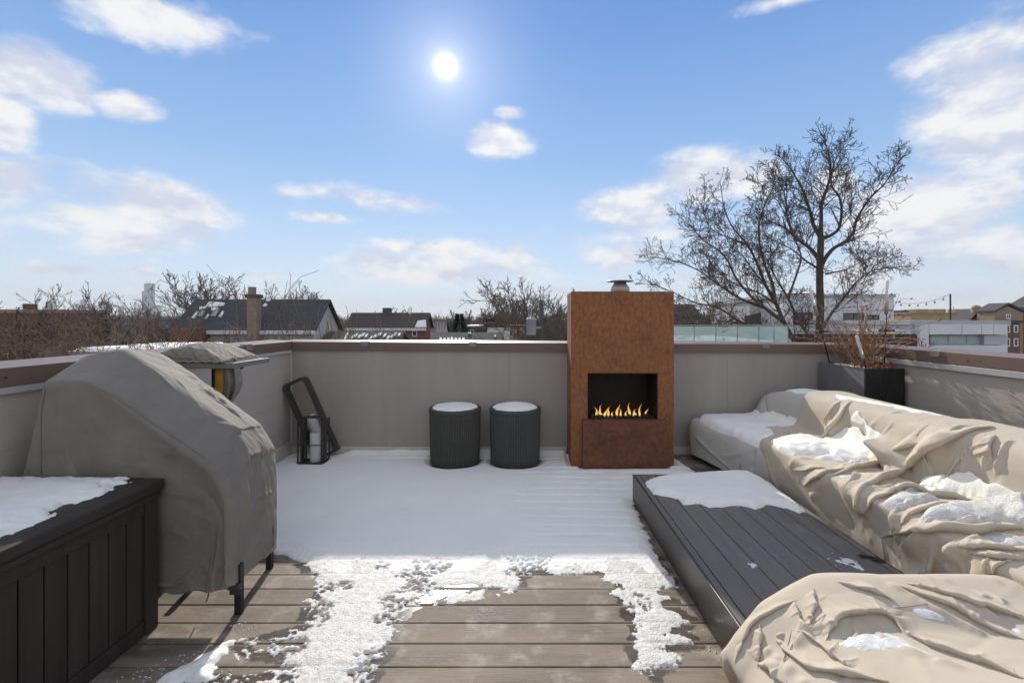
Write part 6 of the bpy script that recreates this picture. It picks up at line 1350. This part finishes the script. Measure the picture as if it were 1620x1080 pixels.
q0, q1 = at(1585, 560, 41.62), at(1614, 511, 41.62); MB().box(q0.x, q1.x, 41.62, 41.99, GZ, q1.z).build('bay', M['brick'], t); MB().box(q0.x - .1, q1.x + .1, 41.5, 41.99, q1.z + .003, q1.z + .25).build('bay_roof', M['roof_dark'], t)
t = row_house(1619, 1690, 489, 1655, 470, 42.5, 'brick', 'dark brick row house at the picture edge'); win(t, 1626, 1634, 512, 524, 42.5); win(t, 1626, 1634, 534, 546, 42.5)
# string lights
sl = thing('string_lights', (at(1503, 510, 30).x, 30, at(1503, 512, 30).z), 'string of bulbs hung from a thin dark pole over the low white building', 'string lights')
c = at(1503.5, 465, 30); MB().tube([(c.x, 30, GZ + 5), (c.x, 30, c.z)], .045, 8).build('pole', M['wire'], sl)
e0, e1 = at(1412, 476, 30), at(1501, 466, 30); pts = [e0.lerp(e1, k / 20) - Vector((0, 0, .35 * 4 * (k / 20) * (1 - k / 20))) for k in range(21)]
cb = MB().tube(pts, .012, 4).build('cable', M['wire'], sl)
for k in (3, 6, 9, 12, 15, 18): q = pts[k]; MB().lathe((q.x, q.y, q.z - .22), [(.01, .0), (.05, .03), (.065, .08), (.05, .13), (.03, .16), (.03, .22)], 10).build('bulb', M['bulb'], cb, True)
pts = [at(x, y, 26) for x, y in ((1412, 492), (1380, 482), (1330, 474), (1260, 462))]
# wires by the utility pole
w_ = thing('power_cable', at(856, 505, 26), 'thin black power line slung from the utility pole', 'cable')
MB().tube([at(810, 532, 30), at(830, 521, 28), at(856, 505, 26), at(900, 496, 24)], .014, 4).build('line', M['wire'], w_)
# ------------------------------------------------------------------ far skyline
def tower(px0, px1, py, Y, label, steps=None, masts=()):
    a, b = at(px0, py, Y), at(px1, py, Y); t = thing('distant_tower', ((a.x + b.x) / 2, Y, GZ), label, 'tower', 'distant skyline towers')
    MB().box(a.x, b.x, Y, Y + (b.x - a.x), GZ, a.z).build('shaft', M['tower'], t)
    for (q0, q1, qy) in (steps or ()): c, d = at(q0, qy, Y), at(q1, qy, Y); MB().box(c.x, d.x - .05, Y + 4, Y + 40, GZ, c.z).build('setback', M['tower'], t)
    for (q, qy) in masts: c = at(q, qy, Y); MB().tube([(c.x, Y + 20, a.z), (c.x, Y + 20, c.z)], [3, 1], 6).build('mast', M['tower'], t)
tower(228, 237.5, 448, 5600, 'tall stepped tower fading in the haze on the skyline', [(224, 228, 460), (237.6, 239.5, 475)], [(230.5, 441), (235, 442)])
for i, (a, b, y) in enumerate([(72, 79, 477), (118, 126, 481), (127, 131, 474), (133, 139, 480), (160, 167, 476), (187, 192, 484), (212, 218, 486), (243, 250, 484)]):
    tower(a, b, y, 5200 + 150 * i, ['low', 'broad', 'thin', 'squat', 'flat-topped', 'slim', 'short', 'faint'][i] + ' hazy tower on the skyline, ' + ['over the brick building', 'behind the forked tree', 'among the forked tree branches', 'right of the forked tree', 'over the grey building', 'behind the leaning tree', 'just left of the tall stepped tower', 'just right of the tall stepped tower'][i])
if HAZE:
    hz_me = MB().box(-8900, 8900, -550, 11900, GZ - 1, 480).build('haze', None); tag(hz_me, 'thin pale winter haze in the air', 'haze', None, 'stuff')
    vm_ = bpy.data.materials.new('haze_air'); vm_.use_nodes = True; n_ = vm_.node_tree.nodes; n_.clear(); o_ = n_.new('ShaderNodeOutputMaterial'); pv = n_.new('ShaderNodeVolumePrincipled')
    pv.inputs['Color'].default_value = (.90, .94, 1, 1); pv.inputs['Density'].default_value = HAZE; pv.inputs['Anisotropy'].default_value = .0
    vm_.node_tree.links.new(pv.outputs[0], o_.inputs['Volume']); hz_me.data.materials.append(vm_)
